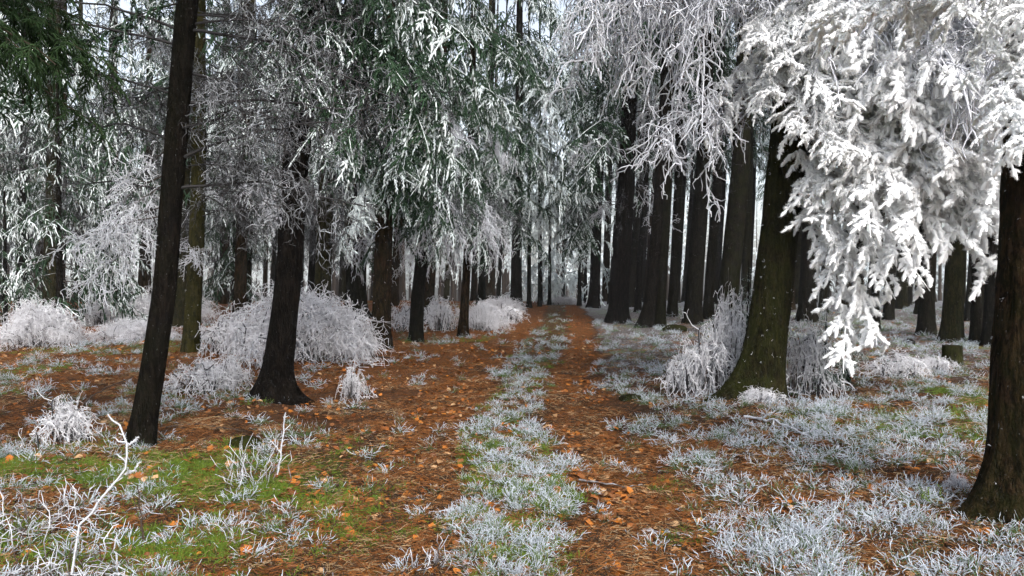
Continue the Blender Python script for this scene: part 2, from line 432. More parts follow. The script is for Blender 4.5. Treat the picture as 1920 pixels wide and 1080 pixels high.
G_GREEN = [needle_bough(400 + i, L=1.9, sag=.3, l2=.7, d2=.45, f0=-.6, f1=.3, fr=.1, r3=.006, sp2=.06, sp3=.03, l3=.085, a3=45, needles=30, nlen=.013, nw=.0016, axial_frost=0) for i in range(2)]
G_BARE = [bare_bough(500 + i, r=.0085, sp2=.14, sp3=.14, sp4=.13, l4=.16) for i in range(5)]
G_STRAND = [bare_bough(540 + i, L=2.3, rise=.2, sag=.45, sp2=.12, l2=1.15, a2=50, d2=.95, sp3=.13, l3=.40, d3=.85, sp4=.15, l4=.17, r=.0105, frost=.9, inner=.5, curl=.42) for i in range(4)]
G_DEAD = [bare_bough(580 + i, L=1.8, rise=[.1, -.05, .18][i], sag=.12, sp2=.16, l2=.5, a2=50, d2=.15, sp3=.12, l3=.2, d3=.2, sp4=0, r=.004, frost=.35, inner=0, curl=.4) for i in range(3)]
G_GREY = [bare_bough(620 + i, L=2.0, sag=.25, sp2=.09, l2=.75, d2=.4, sp3=.085, l3=.3, d3=.5, sp4=.10, l4=.13, r=.005, frost=.33, inner=.0, curl=.55) for i in range(4)]

def meshes(prefix, gs, mat): return [g.mesh(f'{prefix}_{i}', mat) for i, g in enumerate(gs)]
BOUGH = dict(heavy=meshes('heavy_bough', G_HEAVY, M_HEAVY_LIT), mid=meshes('mid_bough', G_MID, M_FOL), white=meshes('white_bough', G_WHITE, M_FOL), dark=meshes('dark_bough', G_DARK, M_FOL),
             green=meshes('green_bough', G_GREEN, M_GREEN), bare=meshes('bare_bough', G_BARE, M_RIME), strand=meshes('strand_bough', G_STRAND, M_RIME),
             dead=meshes('dead_bough', G_DEAD, M_TWIG), grey=meshes('grey_bough', G_GREY, M_TWIG))

# light versions joined into whole crowns for trees farther back
def bough_matrix(p, az, tilt, s, roll=0):
    return Matrix.Translation(Vector(p)) @ Euler((roll, -math.radians(tilt), math.radians(az))).to_matrix().to_4x4() @ Matrix.Scale(s, 4)
LO_MID = [needle_bough(700 + i, L=2.2, sp2=.17, l2=.8, d2=.75, sp3=.11, l3=.17, r3=.018, S=3, f0=-.85, f1=1.4, fr=.6, d3=.6) for i in range(4)]
LO_WHITE = [needle_bough(720 + i, L=2.2, sp2=.16, l2=.8, d2=.65, sp3=.11, l3=.17, r3=.020, S=3, f0=-.12, f1=.85, fr=.45, d3=.6) for i in range(3)]
LO_FAR = [needle_bough(730 + i, L=2.2, sp2=.17, l2=.8, d2=.65, sp3=.13, l3=.2, r3=.022, S=3, f0=.7, f1=.4, fr=.2, d3=.6) for i in range(3)]
LO_BARE = [bare_bough(740 + i, sp2=.15, sp3=.15, l3=.34, sp4=.16, l4=.18, r=.006, frost=.27, inner=.0) for i in range(4)]
def crown(seed, protos, z0, z1, n, r0, r1, tilt=(-15, 10), mixp=None):
    rng = np.random.default_rng(seed); g = Geo()
    for i in range(n):
        t = (i + rng.random()) / n
        pr = protos if mixp is None or rng.random() > mixp[1] else mixp[0]
        b = pr[int(rng.integers(len(pr)))]
        s = (r0 + (r1 - r0) * t) / 2.2 * rng.uniform(.75, 1.15)
        g.merge(b, bough_matrix((0, 0, z0 + (z1 - z0) * t), rng.uniform(0, 360), rng.uniform(*tilt) + 18 * t, s))
    return g
CR_HIGH = [crown(800 + i, LO_MID, 0, 12, 46, 2.6, .5).mesh(f'high_crown_{i}', M_FOL) for i in range(2)]
CR_LOW = [crown(810 + i, LO_WHITE, 0, 9, 48, 2.3, .4, mixp=(LO_MID, .65)).mesh(f'low_crown_{i}', M_FOL) for i in range(3)]
CR_YOUNG = [crown(820 + i, LO_WHITE, .5, 5.4, 46, 1.7, .25, (-24, -4), mixp=(LO_MID, .6)).mesh(f'young_crown_{i}', M_FOL) for i in range(2)]
CR_FAR = [crown(825 + i, LO_FAR, .6, 5.4, 26, 1.7, .25, (-24, -4)).mesh(f'pale_crown_{i}', M_FOL) for i in range(2)]
CR_TWIG = [crown(830 + i, LO_BARE, 0, 5.5, 26, 1.9, 2.2, (-25, 15)).mesh(f'twig_sleeve_{i}', M_TWIG) for i in range(2)]
CR_STUB = [crown(840 + i, [bare_bough(760 + k, L=1.0, sp2=.2, l2=.25, sp3=.15, l3=.1, sp4=0, r=.004, frost=.3, inner=0, d2=.2, d3=.2) for k in range(3)], 0, 6, 26, 1.4, 2.2, (-15, 15)).mesh(f'dead_stubs_{i}', M_TWIG) for i in range(2)]

# ------------------------------------------------------------------ trunks and trees
def trunk_geo(ctrl, r0, H, sides, zs, seed, flare=.7, fl_h=.28, roots=(), amp=.05, moss=.3, moss_az=None, ridge=1.0, taper=.72):
    """ctrl: list of (x,y,z) relative to the base; radius r0 above the flare"""
    c = np.array(sorted(ctrl, key=lambda p: p[2]), float)
    zs = np.asarray(zs, float); th = np.arange(sides) * 2 * math.pi / sides
    def cen(z, k):
        top = c[-1]; v = np.interp(z, c[:, 2], c[:, k])
        slope = (c[-1, k] - c[0, k]) / max(c[-1, 2] - c[0, 2], .1)
        return v + np.maximum(z - top[2], 0) * slope * .4
    cx_, cy_ = cen(zs, 0), cen(zs, 1)
    Z, TH = np.meshgrid(zs, th, indexing='ij')
    r = r0 * (1 - taper * np.clip(Z, 0, None) / H)
    fl = flare * np.exp(-np.maximum(Z, -.1) / fl_h) * (.55 + .45 * np.cos(TH * 4 + seed) * np.sin(TH * 2.3 + seed * 1.7))
    for az, a, h in roots:
        fl = fl + a * np.exp(-np.maximum(Z, -.1) / h) * np.maximum(0, np.cos(TH - math.radians(az))) ** 5
    r = r * (1 + fl)
    k = 5.0 * ridge
    nz = fbm(np.cos(TH) * k + seed * 7.1, np.sin(TH) * k, Z * 3.2, seed=seed, octs=4)
    rid = 1 - np.abs(2 * vnoise(np.cos(TH) * 9 * ridge, np.sin(TH) * 9 * ridge + seed, Z * 2.6, seed=seed + 9) - 1)
    r = r * (1 + amp * (nz - .5) * 2.2 + amp * .7 * (rid - .5))
    big = fbm(np.cos(TH) * .9 + seed, np.sin(TH) * .9, Z * .8, seed=seed + 3)
    r = r * (1 + .16 * (big - .5))
    V = np.stack([cx_[:, None] + r * np.cos(TH), cy_[:, None] + r * np.sin(TH), Z], -1)
    nz_, ns = Z.shape
    i = np.arange(nz_ - 1)[:, None] * ns; j = np.arange(ns)[None]; j2 = (j + 1) % ns
    q = np.stack([i + j, i + j2, i + ns + j2, i + ns + j], -1).reshape(-1, 4)
    mo = moss * (.6 + .4 * np.exp(-np.maximum(Z, 0) / .5))
    if moss_az is not None: mo = mo * (.35 + .65 * np.clip(.5 + .5 * np.cos(TH - math.radians(moss_az)), 0, 1))
    g = Geo(); g.add(V, [q], moss=np.clip(mo, 0, 1))
    return g, cen

def zlist(H, near):
    if near: return np.concatenate([np.arange(-.25, 1.2, .028), np.arange(1.2, 6.2, .055), np.arange(6.2, H, .7), [H]])
    return np.concatenate([np.arange(-.3, .9, .1), np.arange(.9, 8, .45), np.arange(8, H, 1.6), [H]])

TREES = {}
def tree(key, label, base, ups, w_px, w_py=500, H=20, mat=M_BARK, near=False, group=None, **kw):
    """base: pixel where the trunk meets the ground; ups: pixels along the trunk's middle; w_px: its width"""
    b = on_ground(*base); d = b[1]
    ctrl = [(0, 0, 0)]
    for (px, py) in ups:
        p = at(px, py, d); ctrl.append((p[0] - b[0], 0, p[2] - b[2]))
    r0 = w_px * d / F_PX / 2
    zr = max(at(0, w_py, d)[2] - b[2], 0)
    r0 = r0 / (1 - .72 * zr / H)
    root = link('spruce_tree', None, loc=b)
    root.empty_display_size = .2
    tag(root, label, 'tree', group)
    seed = int(kw.pop('seed', len(TREES) + 1))
    g, cen = trunk_geo(ctrl, r0, H, 72 if near else 26, zlist(H, near), seed, **kw)
    link('trunk', g.mesh('trunk', mat), root)
    if near and mat is not M_BARK:
        rng = np.random.default_rng(seed + 500); V = g.arrays()[0]; V = V[(V[:, 2] > .1) & (V[:, 2] < 6)]
        c = V[rng.integers(0, len(V), 150 if mat is M_BARK_MOSS else 80)]; k = len(c); m = 5
        out = c - np.stack([cen(c[:, 2], 0), cen(c[:, 2], 1), c[:, 2]], -1); out = norm(out)
        i5 = np.repeat(np.arange(k), m); D = norm(out[i5] + rng.normal(size=(k * m, 3)) * .7); l = rng.uniform(.006, .022, (k * m, 1)) * rng.uniform(.4, 1.3, k)[i5][:, None]
        B = c[i5] - out[i5] * .004 + rng.normal(size=(k * m, 3)) * .004; P = B[:, None] + D[:, None] * l[:, None] * np.linspace(0, 1, 3)[None, :, None]
        gc = Geo(); tubes(gc, P, np.array([.0028, .0026, .0008])[None].repeat(k * m, 0), 3, bark=1.0, frost=.6)
        link('frost_crystals', gc.mesh('frost_crystals', M_RIME), root)['kind'] = 'stuff'
    TREES[key] = (root, cen, r0, H)
    return root

def bough(key, kind, z, az, tilt=0, s=1.0, roll=0, idx=None, rng=random.Random(5)):
    root, cen, r0, H = TREES[key]
    ms = BOUGH[kind]
    me = ms[rng.randrange(len(ms))] if idx is None else ms[idx % len(ms)]
    return link('bough', me, root, (float(cen(z, 0)), float(cen(z, 1)), z), (math.radians(roll), -math.radians(tilt), math.radians(az)), s)

def boughs(key, kind, n, z, az, tilt=(-10, 10), s=(.8, 1.1), seed=0):
    R = random.Random(seed * 97 + len(key) * 13 + n)
    for i in range(n):
        zz = z[0] + (z[1] - z[0]) * (i + R.random()) / n
        bough(key, kind, zz, R.uniform(*az), R.uniform(*tilt), R.uniform(*s), R.uniform(-15, 15), rng=R)

def topcrown(key, z, kind=None, s=1.0, rot=None):
    root, cen, r0, H = TREES[key]
    ms = kind or CR_HIGH
    link('crown', ms[len(root.name) % len(ms)], root, (float(cen(z, 0)), float(cen(z, 1)), z), (0, 0, rot if rot is not None else z * 7.3), s)

# --- foreground and middle trees, positions read off the photograph
tree('T1', 'slim dark leaning spruce trunk nearest the camera on the left verge', (262, 838), [(287, 690), (309, 540), (333, 220), (352, 0)], 41, 540, 18, M_BARK, True, moss=.35, moss_az=200, flare=.35, amp=.07, roots=[(190, .5, .12), (330, .6, .12), (270, .4, .1)])
tree('T2', 'thin olive mossy spruce trunk dotted with frost, behind the leaning one', (358, 660), [(366, 500), (372, 350), (373, 100)], 28, 500, 18, M_BARK_OLIVE, True, moss=.7, flare=.3, amp=.04)
tree('T3', 'black spruce trunk with spreading root foot in front of the big frosted mound', (512, 748), [(527, 640), (539, 540), (556, 300), (590, 0)], 47, 540, 20, M_BARK, True, moss=.05, flare=.55, fl_h=.2, roots=[(-10, 1.3, .15), (200, .9, .18), (270, .5, .14)], amp=.075)
tree('T4', 'broad dark spruce trunk half hidden behind white drooping boughs', (668, 596), [(668, 500), (680, 300)], 38, 540, 20, M_BARK, moss=.4)
tree('T5', 'upright brown spruce trunk with deeply ridged bark beside the path', (713, 652), [(716, 560), (722, 350), (736, 100)], 33, 520, 20, M_BARK_BROWN, True, moss=.45, moss_az=230, flare=.45, amp=.12, ridge=1.2, roots=[(300, .4, .12), (200, .4, .12)])
tree('T6', 'crooked slender dark spruce trunk just right of the ridged trunk', (780, 640), [(783, 560), (792, 480), (790, 300)], 24, 540, 17, M_BARK, moss=.3)
tree('T7', 'thin straight brown trunk standing over low frosted brush by the path', (868, 631), [(873, 540), (879, 430), (884, 250)], 16, 540, 16, M_BARK_BROWN, moss=.2)
tree('T8', 'dark spruce trunk on the left edge where the path narrows', (968, 581), [(968, 500), (972, 350)], 20, 520, 19, M_BARK, moss=.1)
tree('T9', 'dark spruce trunk beside the orange leaves at the far end of the path', (1113, 577), [(1117, 480), (1122, 350)], 20, 520, 19, M_BARK, moss=.05)
tree('T10', 'stout black spruce trunk at the right path edge with snapped side branches', (1158, 604), [(1165, 500), (1174, 350), (1180, 200)], 34, 480, 21, M_BARK, moss=.05, flare=.6)
tree('T11', 'very thin dark trunk between the two stout ones at the right path edge', (1196, 585), [(1200, 480), (1210, 380)], 11, 500, 17, M_BARK, moss=.1)
tree('T12', 'stout dark spruce trunk of a touching pair, with frosted grass at its foot', (1215, 614), [(1226, 500), (1238, 350), (1244, 250)], 22, 480, 21, M_BARK, moss=.1, flare=.8, roots=[(180, .8, .3)])
tree('T12b', 'mossy trunk of a touching pair, right of its darker twin', (1237, 613), [(1243, 500), (1252, 350)], 18, 480, 20, M_BARK, moss=.5)
tree('T13', 'narrow dark trunk right of the touching pair', (1260, 594), [(1265, 500), (1272, 350)], 17, 480, 20, M_BARK)
tree('T14', 'broad dark spruce trunk in the middle of the crowded stand', (1297, 607), [(1305, 500), (1320, 300)], 30, 480, 21, M_BARK, flare=.5)
tree('T15', 'narrow dark trunk between the broad dark one and a mossy one', (1327, 598), [(1333, 500), (1345, 350)], 18, 480, 20, M_BARK)
tree('T16', 'broad mossy brown trunk behind the frosted mound of the big spruce', (1362, 622), [(1371, 500), (1388, 330)], 36, 480, 21, M_BARK, moss=.8)
tree('T17', 'big mossy spruce with flared root and heavy white frosted boughs', (1421, 748), [(1431, 677), (1447, 560), (1466, 400), (1480, 250), (1500, 0)], 70, 547, 22, M_BARK_MOSS, True, moss=.75, moss_az=215, flare=.5, fl_h=.4, roots=[(188, 1.5, .24), (250, .5, .2), (-20, .3, .2)], amp=.05, seed=23)
tree('TR', 'thick dark spruce trunk cut by the right edge of the picture', (1922, 968), [(1930, 800), (1937, 600), (1950, 300)], 122, 650, 20, M_BARK_BROWN, True, moss=.5, moss_az=240, flare=.5, fl_h=.2, roots=[(185, .6, .18), (235, .35, .15)], amp=.085)
tree('TR2', 'dark spruce trunk standing behind the stump on the right', (1785, 640), [(1790, 500), (1800, 250)], 34, 560, 20, M_BARK_MOSS, moss=.4, flare=.6)
tree('TR3', 'dark trunk with flared foot under the lowest white boughs', (1737, 628), [(1738, 500), (1742, 300)], 28, 560, 20, M_BARK, flare=.8)
tree('TR4', 'slim dark trunk between the stump tree and the thick edge trunk', (1832, 642), [(1836, 450), (1842, 200)], 22, 560, 20, M_BARK)
tree('TR5', 'dark trunk touching the outline of the thick edge trunk', (1860, 650), [(1866, 450), (1880, 150)], 30, 560, 20, M_BARK, moss=.2)
tree('TR6', 'dark trunk just right of the mossy big spruce, seen under its boughs', (1512, 602), [(1516, 500), (1524, 300)], 30, 560, 20, M_BARK)
tree('TR7', 'thin trunk behind the hanging white bough', (1640, 618), [(1642, 500), (1646, 300)], 14, 560, 18, M_BARK)
tree('L0', 'spruce outside the left edge whose unfrosted dark green boughs hang in', (-270, 960), [(-265, 500), (-260, 0)], 90, 500, 16, M_BARK, False)

for key, label, b, u, w, zl in (('F1', 'thin dark stem left of the path end, second from the dark edge trunk', (1012, 575), (1012, 450), 7, 3.0), ('F2', 'thin dark stem standing nearest the path end on its left side', (1030, 572), (1031, 450), 6, 3.4),
                        ('F3', 'thin dark stem under hanging green boughs right of the path end', (1086, 573), (1088, 450), 7, 2.6), ('F4', 'thin dark stem directly right of the dark edge trunk on the left', (992, 577), (992, 450), 8, 3.2)):
    tree(key, label, b, [u], w, 540, 18, M_BARK)
    boughs(key, 'white', 10, (zl + .6, 10), (0, 360), (-42, -10), (.6, 1.1), 57)
    boughs(key, 'white', 4, (zl, 6), (-180, 0), (-40, -10), (.6, 1.0), 58)
    topcrown(key, 9, CR_LOW)
# --- big frosted spruce
boughs('T17', 'heavy', 16, (2.5, 4.2), (-64, 2), (-26, -6), (.75, 1.05), 1)
boughs('T17', 'heavy', 18, (3.4, 5.4), (-92, 0), (-50, -24), (.75, 1.05), 2)
boughs('T17', 'heavy', 12, (4.4, 6.4), (-100, -10), (-50, -20), (1.0, 1.2), 9)
boughs('T17', 'heavy', 8, (3.1, 4.6), (-112, -78), (-34, -14), (.42, .66), 3)
boughs('T17', 'heavy', 6, (3.5, 4.6), (-160, -118), (-36, -16), (.4, .6), 42)
boughs('T17', 'heavy', 5, (3.7, 5.2), (195, 235), (-30, -8), (.35, .55), 41)
bough('T17', 'heavy', 2.75, -62, -34, .85, 0, 1)
bough('T17', 'heavy', 2.3, -50, -44, .86, 10, 3)
bough('T17', 'heavy', 2.5, -58, -48, .9, -8, 0)
bough('T17', 'heavy', 2.7, -34, -12, 1.15, 0, 0)
bough('T17', 'heavy', 3.0, -28, -14, 1.22, 0, 4)
bough('T17', 'heavy', 3.3, -20, -10, 1.22, 0, 2)
bough('T17', 'heavy', 2.9, -40, -18, 1.2, 0, 5)
boughs('T17', 'heavy', 12, (2.9, 5.2), (-40, -8), (-34, -12), (.85, 1.2), 46)
boughs('T17', 'heavy', 14, (3.8, 5.6), (-64, -16), (-44, -20), (1.0, 1.25), 47)
boughs('T17', 'heavy', 5, (3.5, 4.5), (-170, -130), (-30, -12), (.45, .65), 48)
boughs('T17', 'strand', 5, (3.5, 4.7), (-50, -18), (-8, 8), (.8, 1.05), 44)
boughs('T17', 'strand', 4, (4.3, 5.4), (186, 218), (-8, 14), (.9, 1.15), 5)
boughs('T17', 'bare', 5, (3.4, 5.5), (140, 215), (-12, 12), (.6, .95), 6)
bough('T17', 'bare', 3.25, 188, -6, .95, 0, 1)
bough('T17', 'bare', 3.5, 200, -12, .7, 0, 3)
boughs('T17', 'bare', 5, (3.4, 6.0), (20, 140), (-12, 12), (.7, 1.0), 7)
boughs('T17', 'mid', 8, (5.0, 8.0), (0, 360), (-12, 8), (.9, 1.2), 8)
topcrown('T17', 8)
# --- edge trunk on the right
for z, az, t, s, i in ((2.75, -118, -30, .42, 0), (2.5, -100, -28, .36, 2), (3.3, 200, 0, .55, 1), (3.45, 178, 0, .65, 4), (3.5, 225, 5, .6, 3), (3.2, -60, -10, .6, 5), (3.6, -130, 0, .7, 1)):
    bough('TR', 'heavy', z, az, t, s, 0, i)
for z, az, t, s_, i in ((2.95, 165, -6, .5, 2), (3.05, 150, -4, .55, 5), (2.6, 215, -25, .38, 4), (2.35, 228, -25, .34, 0)):
    bough('TR', 'heavy', z, az, t, s_, 0, i)
boughs('TR', 'heavy', 8, (2.35, 3.3), (-165, -92), (-36, -14), (.36, .54), 91)
boughs('TR', 'bare', 2, (2.5, 3.2), (170, 240), (-10, 10), (.3, .45), 9)
topcrown('TR', 7)
# --- left foreground
boughs('T1', 'grey', 8, (1.9, 4.6), (0, 360), (-15, 10), (.5, .85), 10)
boughs('T1', 'bare', 6, (1.6, 2.4), (165, 240), (-34, -8), (.32, .46), 11)
boughs('T1', 'dead', 5, (1.9, 3.6), (150, 210), (-4, 14), (.6, 1.0), 12)
boughs('T1', 'dead', 4, (2.0, 3.8), (-20, 30), (0, 14), (.6, 1.0), 13)
boughs('T1', 'mid', 5, (3.5, 4.8), (120, 230), (-20, 0), (.4, .55), 14)
topcrown('T1', 6, s=.85)
boughs('T2', 'grey', 8, (2.2, 6.0), (0, 360), (-15, 10), (.6, 1.0), 15)
boughs('T2', 'bare', 5, (1.6, 3.2), (0, 360), (-15, 10), (.25, .4), 16)
boughs('T2', 'dead', 4, (2.2, 4), (-30, 30), (0, 14), (.7, 1.0), 16)
boughs('T2', 'mid', 9, (4.0, 7.5), (0, 360), (-30, -5), (.6, .95), 71)
topcrown('T2', 6.5)
boughs('T3', 'mid', 5, (3.9, 5.4), (-120, -60), (-36, -14), (.4, .6), 56)
boughs('T3', 'grey', 8, (3.1, 5.6), (0, 360), (-15, 10), (.5, .9), 17)
boughs('T3', 'bare', 8, (2.0, 4.4), (-180, 30), (-20, 5), (.2, .38), 18)
boughs('T3', 'mid', 5, (3.5, 4.3), (-120, -40), (-32, -12), (.5, .7), 19)
boughs('T3', 'mid', 9, (4.2, 6.0), (0, 360), (-26, 0), (.7, 1.0), 20)
boughs('T3', 'dead', 4, (2.4, 4.2), (150, 200), (0, 14), (.8, 1.1), 21)
topcrown('T3', 6.5)
boughs('L0', 'green', 16, (2.85, 3.7), (-25, 42), (-18, 2), (.55, .76), 22)
boughs('L0', 'green', 4, (3.0, 3.8), (60, 160), (-10, 6), (.7, 1.0), 23)
topcrown('L0', 4.5, s=.8)
# --- centre trees
boughs('T5', 'mid', 12, (3.1, 5.2), (-160, 20), (-28, -2), (.5, .8), 24)
boughs('T5', 'white', 6, (2.5, 3.6), (165, 235), (-48, -25), (.5, .72), 25)
boughs('T5', 'mid', 18, (4.6, 9.0), (0, 360), (-20, 0), (.7, 1.05), 26)
boughs('T5', 'mid', 5, (3.0, 4.4), (-35, 10), (-26, -8), (.7, .9), 27)
boughs('T5', 'grey', 3, (3, 7), (0, 360), (-20, 0), (.6, 1.0), 28)
boughs('T5', 'mid', 9, (3.3, 6.0), (-130, -50), (-40, -15), (.45, .7), 51)
topcrown('T5', 8.5)
for k, zl, n in (('T6', 2.9, 13), ('T7', 3.0, 13)):
    boughs(k, 'mid', n, (zl, 8.0), (0, 360), (-38, -8), (.4, .85), 29)
    boughs(k, 'white', 4, (zl - .2, 4.5), (-160, -20), (-45, -20), (.35, .6), 30)
    boughs(k, 'strand', 5, (2.2, 5), (0, 360), (-20, 0), (.4, .7), 31)
    boughs(k, 'grey', 3, (2.4, 6), (0, 360), (-20, 0), (.6, 1.0), 31)
    boughs(k, 'mid', 10, (2.6, 7.0), (-140, -40), (-45, -18), (.4, .65), 52)
    topcrown(k, 7.5, s=.85)
for k in ('T4', 'T8', 'T9'):
    boughs(k, 'grey', 5, (3.4, 8), (0, 360), (-20, 5), (.7, 1.1), 32)
    boughs(k, 'mid', 20, (4.2, 11), (0, 360), (-36, -8), (.7, 1.25), 33)
    boughs(k, 'white', 4, (3.6, 6), (-180, 0), (-36, -8), (.6, 1.0), 34)
    topcrown(k, 9.5)
boughs('T8', 'mid', 14, (3.2, 9.0), (-150, -30), (-40, -12), (.7, 1.1), 53)
boughs('T8', 'white', 5, (5, 11), (-40, 40), (-25, -5), (1.0, 1.4), 54)
boughs('T9', 'mid', 8, (4, 11), (140, 230), (-30, -8), (1.1, 1.6), 55)
for k, n, z, az in (('T5', 9, (3.3, 6.0), (-70, 10)), ('T7', 12, (3.2, 7.5), (-150, 20)), ('T6', 6, (3.0, 6), (-150, -20)), ('T8', 10, (4.2, 10), (-160, -10)), ('T9', 8, (3.2, 8), (150, 240)), ('T3', 5, (3.6, 5.2), (-70, 10))):
    boughs(k, 'dark', n, z, az, (-40, -14), (.6, .95), 81)
boughs('T9', 'mid', 8, (2.8, 5.5), (150, 250), (-40, -15), (.7, 1.0), 35)
boughs('T10', 'dead', 16, (3.0, 6.6), (120, 260), (-25, 10), (.5, .9), 36)
boughs('T10', 'bare', 8, (3.4, 7.5), (0, 360), (-25, 0), (.7, 1.1), 37)
boughs('T10', 'mid', 10, (4.8, 9.0), (110, 260), (-30, -5), (.9, 1.3), 38)
topcrown('T10', 8.5)
for k in ('T11', 'T12', 'T12b', 'T13', 'T14', 'T15', 'T16', 'TR2', 'TR3', 'TR4', 'TR5', 'TR6', 'TR7'):
    root, cen, r0, H = TREES[k]
    link('dead_branches', CR_STUB[len(k) % 2], root, (0, 0, 1.8), (0, 0, hash(k[-1]) % 1 + len(root.name) + float(root.location.x)), .55)
    topcrown(k, 7.5 + .4 * (len(TREES) % 3))

# --- young frosted spruces at the left back, bushy to the ground
def young(label, px, py, H, cr, s, rot):
    b = on_ground(px, py)
    root = link('young_spruce', None, loc=b); tag(root, label, 'tree', 'young frosted spruces')
    g, cen = trunk_geo([(0, 0, 0), (.02, 0, H)], .05 * s + .02, H, 12, np.linspace(-.2, H, 16), int(px) % 50, flare=.3, moss=.2, taper=.9)
    link('trunk', g.mesh('trunk', M_BARK), root)
    link('crown', cr, root, (0, 0, 0), (0, 0, rot), s)
young('tall frosted young spruce with white drooping tiers at the far left', 112, 618, 7.0, CR_YOUNG[0], 1.22, 0)
young('frosted young spruce with a leaning thin stem left of the slim trunk', 222, 606, 6.4, CR_YOUNG[1], 1.15, 1)
young('pale frosted young spruce seen between the two dark left trunks', 440, 583, 7.0, CR_YOUNG[0], 1.25, 2)
young('small frosted spruce behind the leftmost frosted mound', 10, 610, 5.0, CR_YOUNG[1], .95, 3)
young('pale frosted spruce closing the far end of the path on its left', 1014, 569.5, 8.0, CR_FAR[0], 1.5, 5)
young('pale frosted spruce standing straight at the far end of the path', 1056, 567.5, 8.0, CR_FAR[1], 1.6, 6)
young('pale frosted spruce closing the far end of the path on its right', 1098, 569.5, 8.0, CR_FAR[0], 1.45, 7)
young('small frosted spruce tip leaning on the foot of the big mossy spruce', 1400, 700, 1.5, CR_YOUNG[0], .26, 4)
young('low grey-green frosted spruce right of the big mossy foot', 1545, 738, 1.0, CR_YOUNG[1], .19, 2.2)
young('wide frosted spruce sapling under the hanging white bough', 1590, 722, .9, CR_YOUNG[0], .2, .5)

# --- the crowded stand behind: every tree a thing of its own
STANDARD_TRUNKS = {}
def stand_trunk(seed, H, r, lean, mat):
    g, _ = trunk_geo([(0, 0, 0), (lean, 0, 6)], r, H, 14, np.concatenate([np.arange(-.4, .8, .2), np.arange(.8, H, 1.3), [H]]), seed, flare=.6, moss=.3)
    return g.mesh('stand_trunk', mat)
ST_TRUNK = [stand_trunk(900 + i, 20 + i % 3, .14 + .025 * (i % 4), .2 + .1 * (i % 3), [M_BARK, M_BARK, M_BARK_BROWN, M_BARK_MOSS][i % 4]) for i in range(8)]
taken = [tuple(t[0].location[:2]) for t in TREES.values()]
R = random.Random(11)
def free(x, y, dmin):
    if abs(x - float(xc(y))) < (2.6 if y < 60 else 1.2): return False
    if any((x - a) ** 2 + (y - b) ** 2 < dmin ** 2 for a, b in taken): return False
    return True
def stand_tree(x, y, side):
    i = R.randrange(8)
    px = 960 + F_PX * x / y
    info = (px, y, ['black', 'dark', 'brown', 'mossy'][i % 4], side)
    root = link('spruce_tree', None, loc=(x, y, float(gz(x, y))), rot=(0, 0, R.uniform(-.3, .3)))
    link('trunk', ST_TRUNK[i], root)
    if side == 'right':
        tag(root, 'slender spruce with bare dark trunk in the crowded stand right of the path', 'tree', 'bare trunks of the stand right of the path')
        link('dead_branches', CR_STUB[i % 2], root, (0, 0, 2.2), (0, 0, R.uniform(0, 6)), R.uniform(.5, .8))
        link('crown', CR_HIGH[i % 2], root, (0, 0, R.uniform(7.5, 9.5)), (0, 0, R.uniform(0, 6)), R.uniform(.85, 1.1))
    else:
        tag(root, 'frosted spruce with twiggy lower trunk in the wood left of the path', 'tree', 'frosted trees of the wood left of the path')
        if i % 2: link('lower_twigs', CR_TWIG[i // 2 % 2], root, (0, 0, R.uniform(2.0, 2.8)), (0, 0, R.uniform(0, 6)), R.uniform(.6, .9))
        link('crown', CR_LOW[i % 3], root, (0, 0, R.uniform(3.2, 6.5)), (0, 0, R.uniform(0, 6)), R.uniform(.9, 1.25))
    return (root, *info)
STAND = []
cnt = {'left': 0, 'right': 0}
for y0, y1, n, side, dmin in ((19, 34, 26, 'left', 2.6), (34, 60, 46, 'left', 3.0), (21, 36, 40, 'right', 2.2), (31, 46, 34, 'right', 1.7), (46, 62, 22, 'right', 3.2)):
    k = tries = 0
    while k < n and tries < 6000:
        tries += 1
        y = R.uniform(y0, y1); half = y * .72 + 1.5
        x = R.uniform(-half, float(xc(y))) if side == 'left' else R.uniform(float(xc(y)), half)
        if side == 'right' and y < 31 and 1100 < 960 + F_PX * x / y < 1470: continue
        if free(x, y, dmin):
            taken.append((x, y)); STAND.append(stand_tree(x, y, side)); k += 1; cnt[side] += 1

# labels for the nearer trees of the stand: by the two named trunks they show between
NAMED = dict(T1='the leaning trunk', T2='the olive trunk', T3='the black trunk', T4='the broad hidden trunk', T5='the ridged trunk', T6='the crooked trunk', T7='the thin brown trunk', T8='the path-narrowing trunk',
             T9='the far path-end trunk', T10='the stout path-edge trunk', T12='the touching pair', T14='the broad stand trunk', T16='the broad mossy trunk', T17='the big frosted spruce',
             TR3='the flared dark trunk', TR2='the stump tree', TR='the thick edge trunk')
marks = sorted((960 + F_PX * TREES[k][0].location.x / TREES[k][0].location.y, v) for k, v in NAMED.items())
marks = [(-1e6, 'the picture edge')] + marks + [(1e6, 'the picture edge')]
ORD = ['first', 'second', 'third', 'fourth', 'fifth', 'sixth', 'seventh', 'eighth', 'ninth', 'tenth']
for (a, na), (b, nb) in zip(marks, marks[1:]):
    inside = sorted([t for t in STAND if a <= t[1] < b and t[2] < 40 and -40 < t[1] < 1960], key=lambda t: t[1])
    for k, (root, px, y, colour, side) in enumerate(inside[:10]):
        if na == 'the picture edge': where = f'{ORD[k]} from the left edge, before {nb[4:]}'
        elif nb == 'the picture edge': where = f'{ORD[k]} past {na}'
        else: where = f'{ORD[k]} of those between {na} and {nb}'
        lab = f'slender {colour} spruce behind, {where}'
        root['label'] = lab if len(lab.split()) <= 16 else lab.replace(' of those between', ' between')

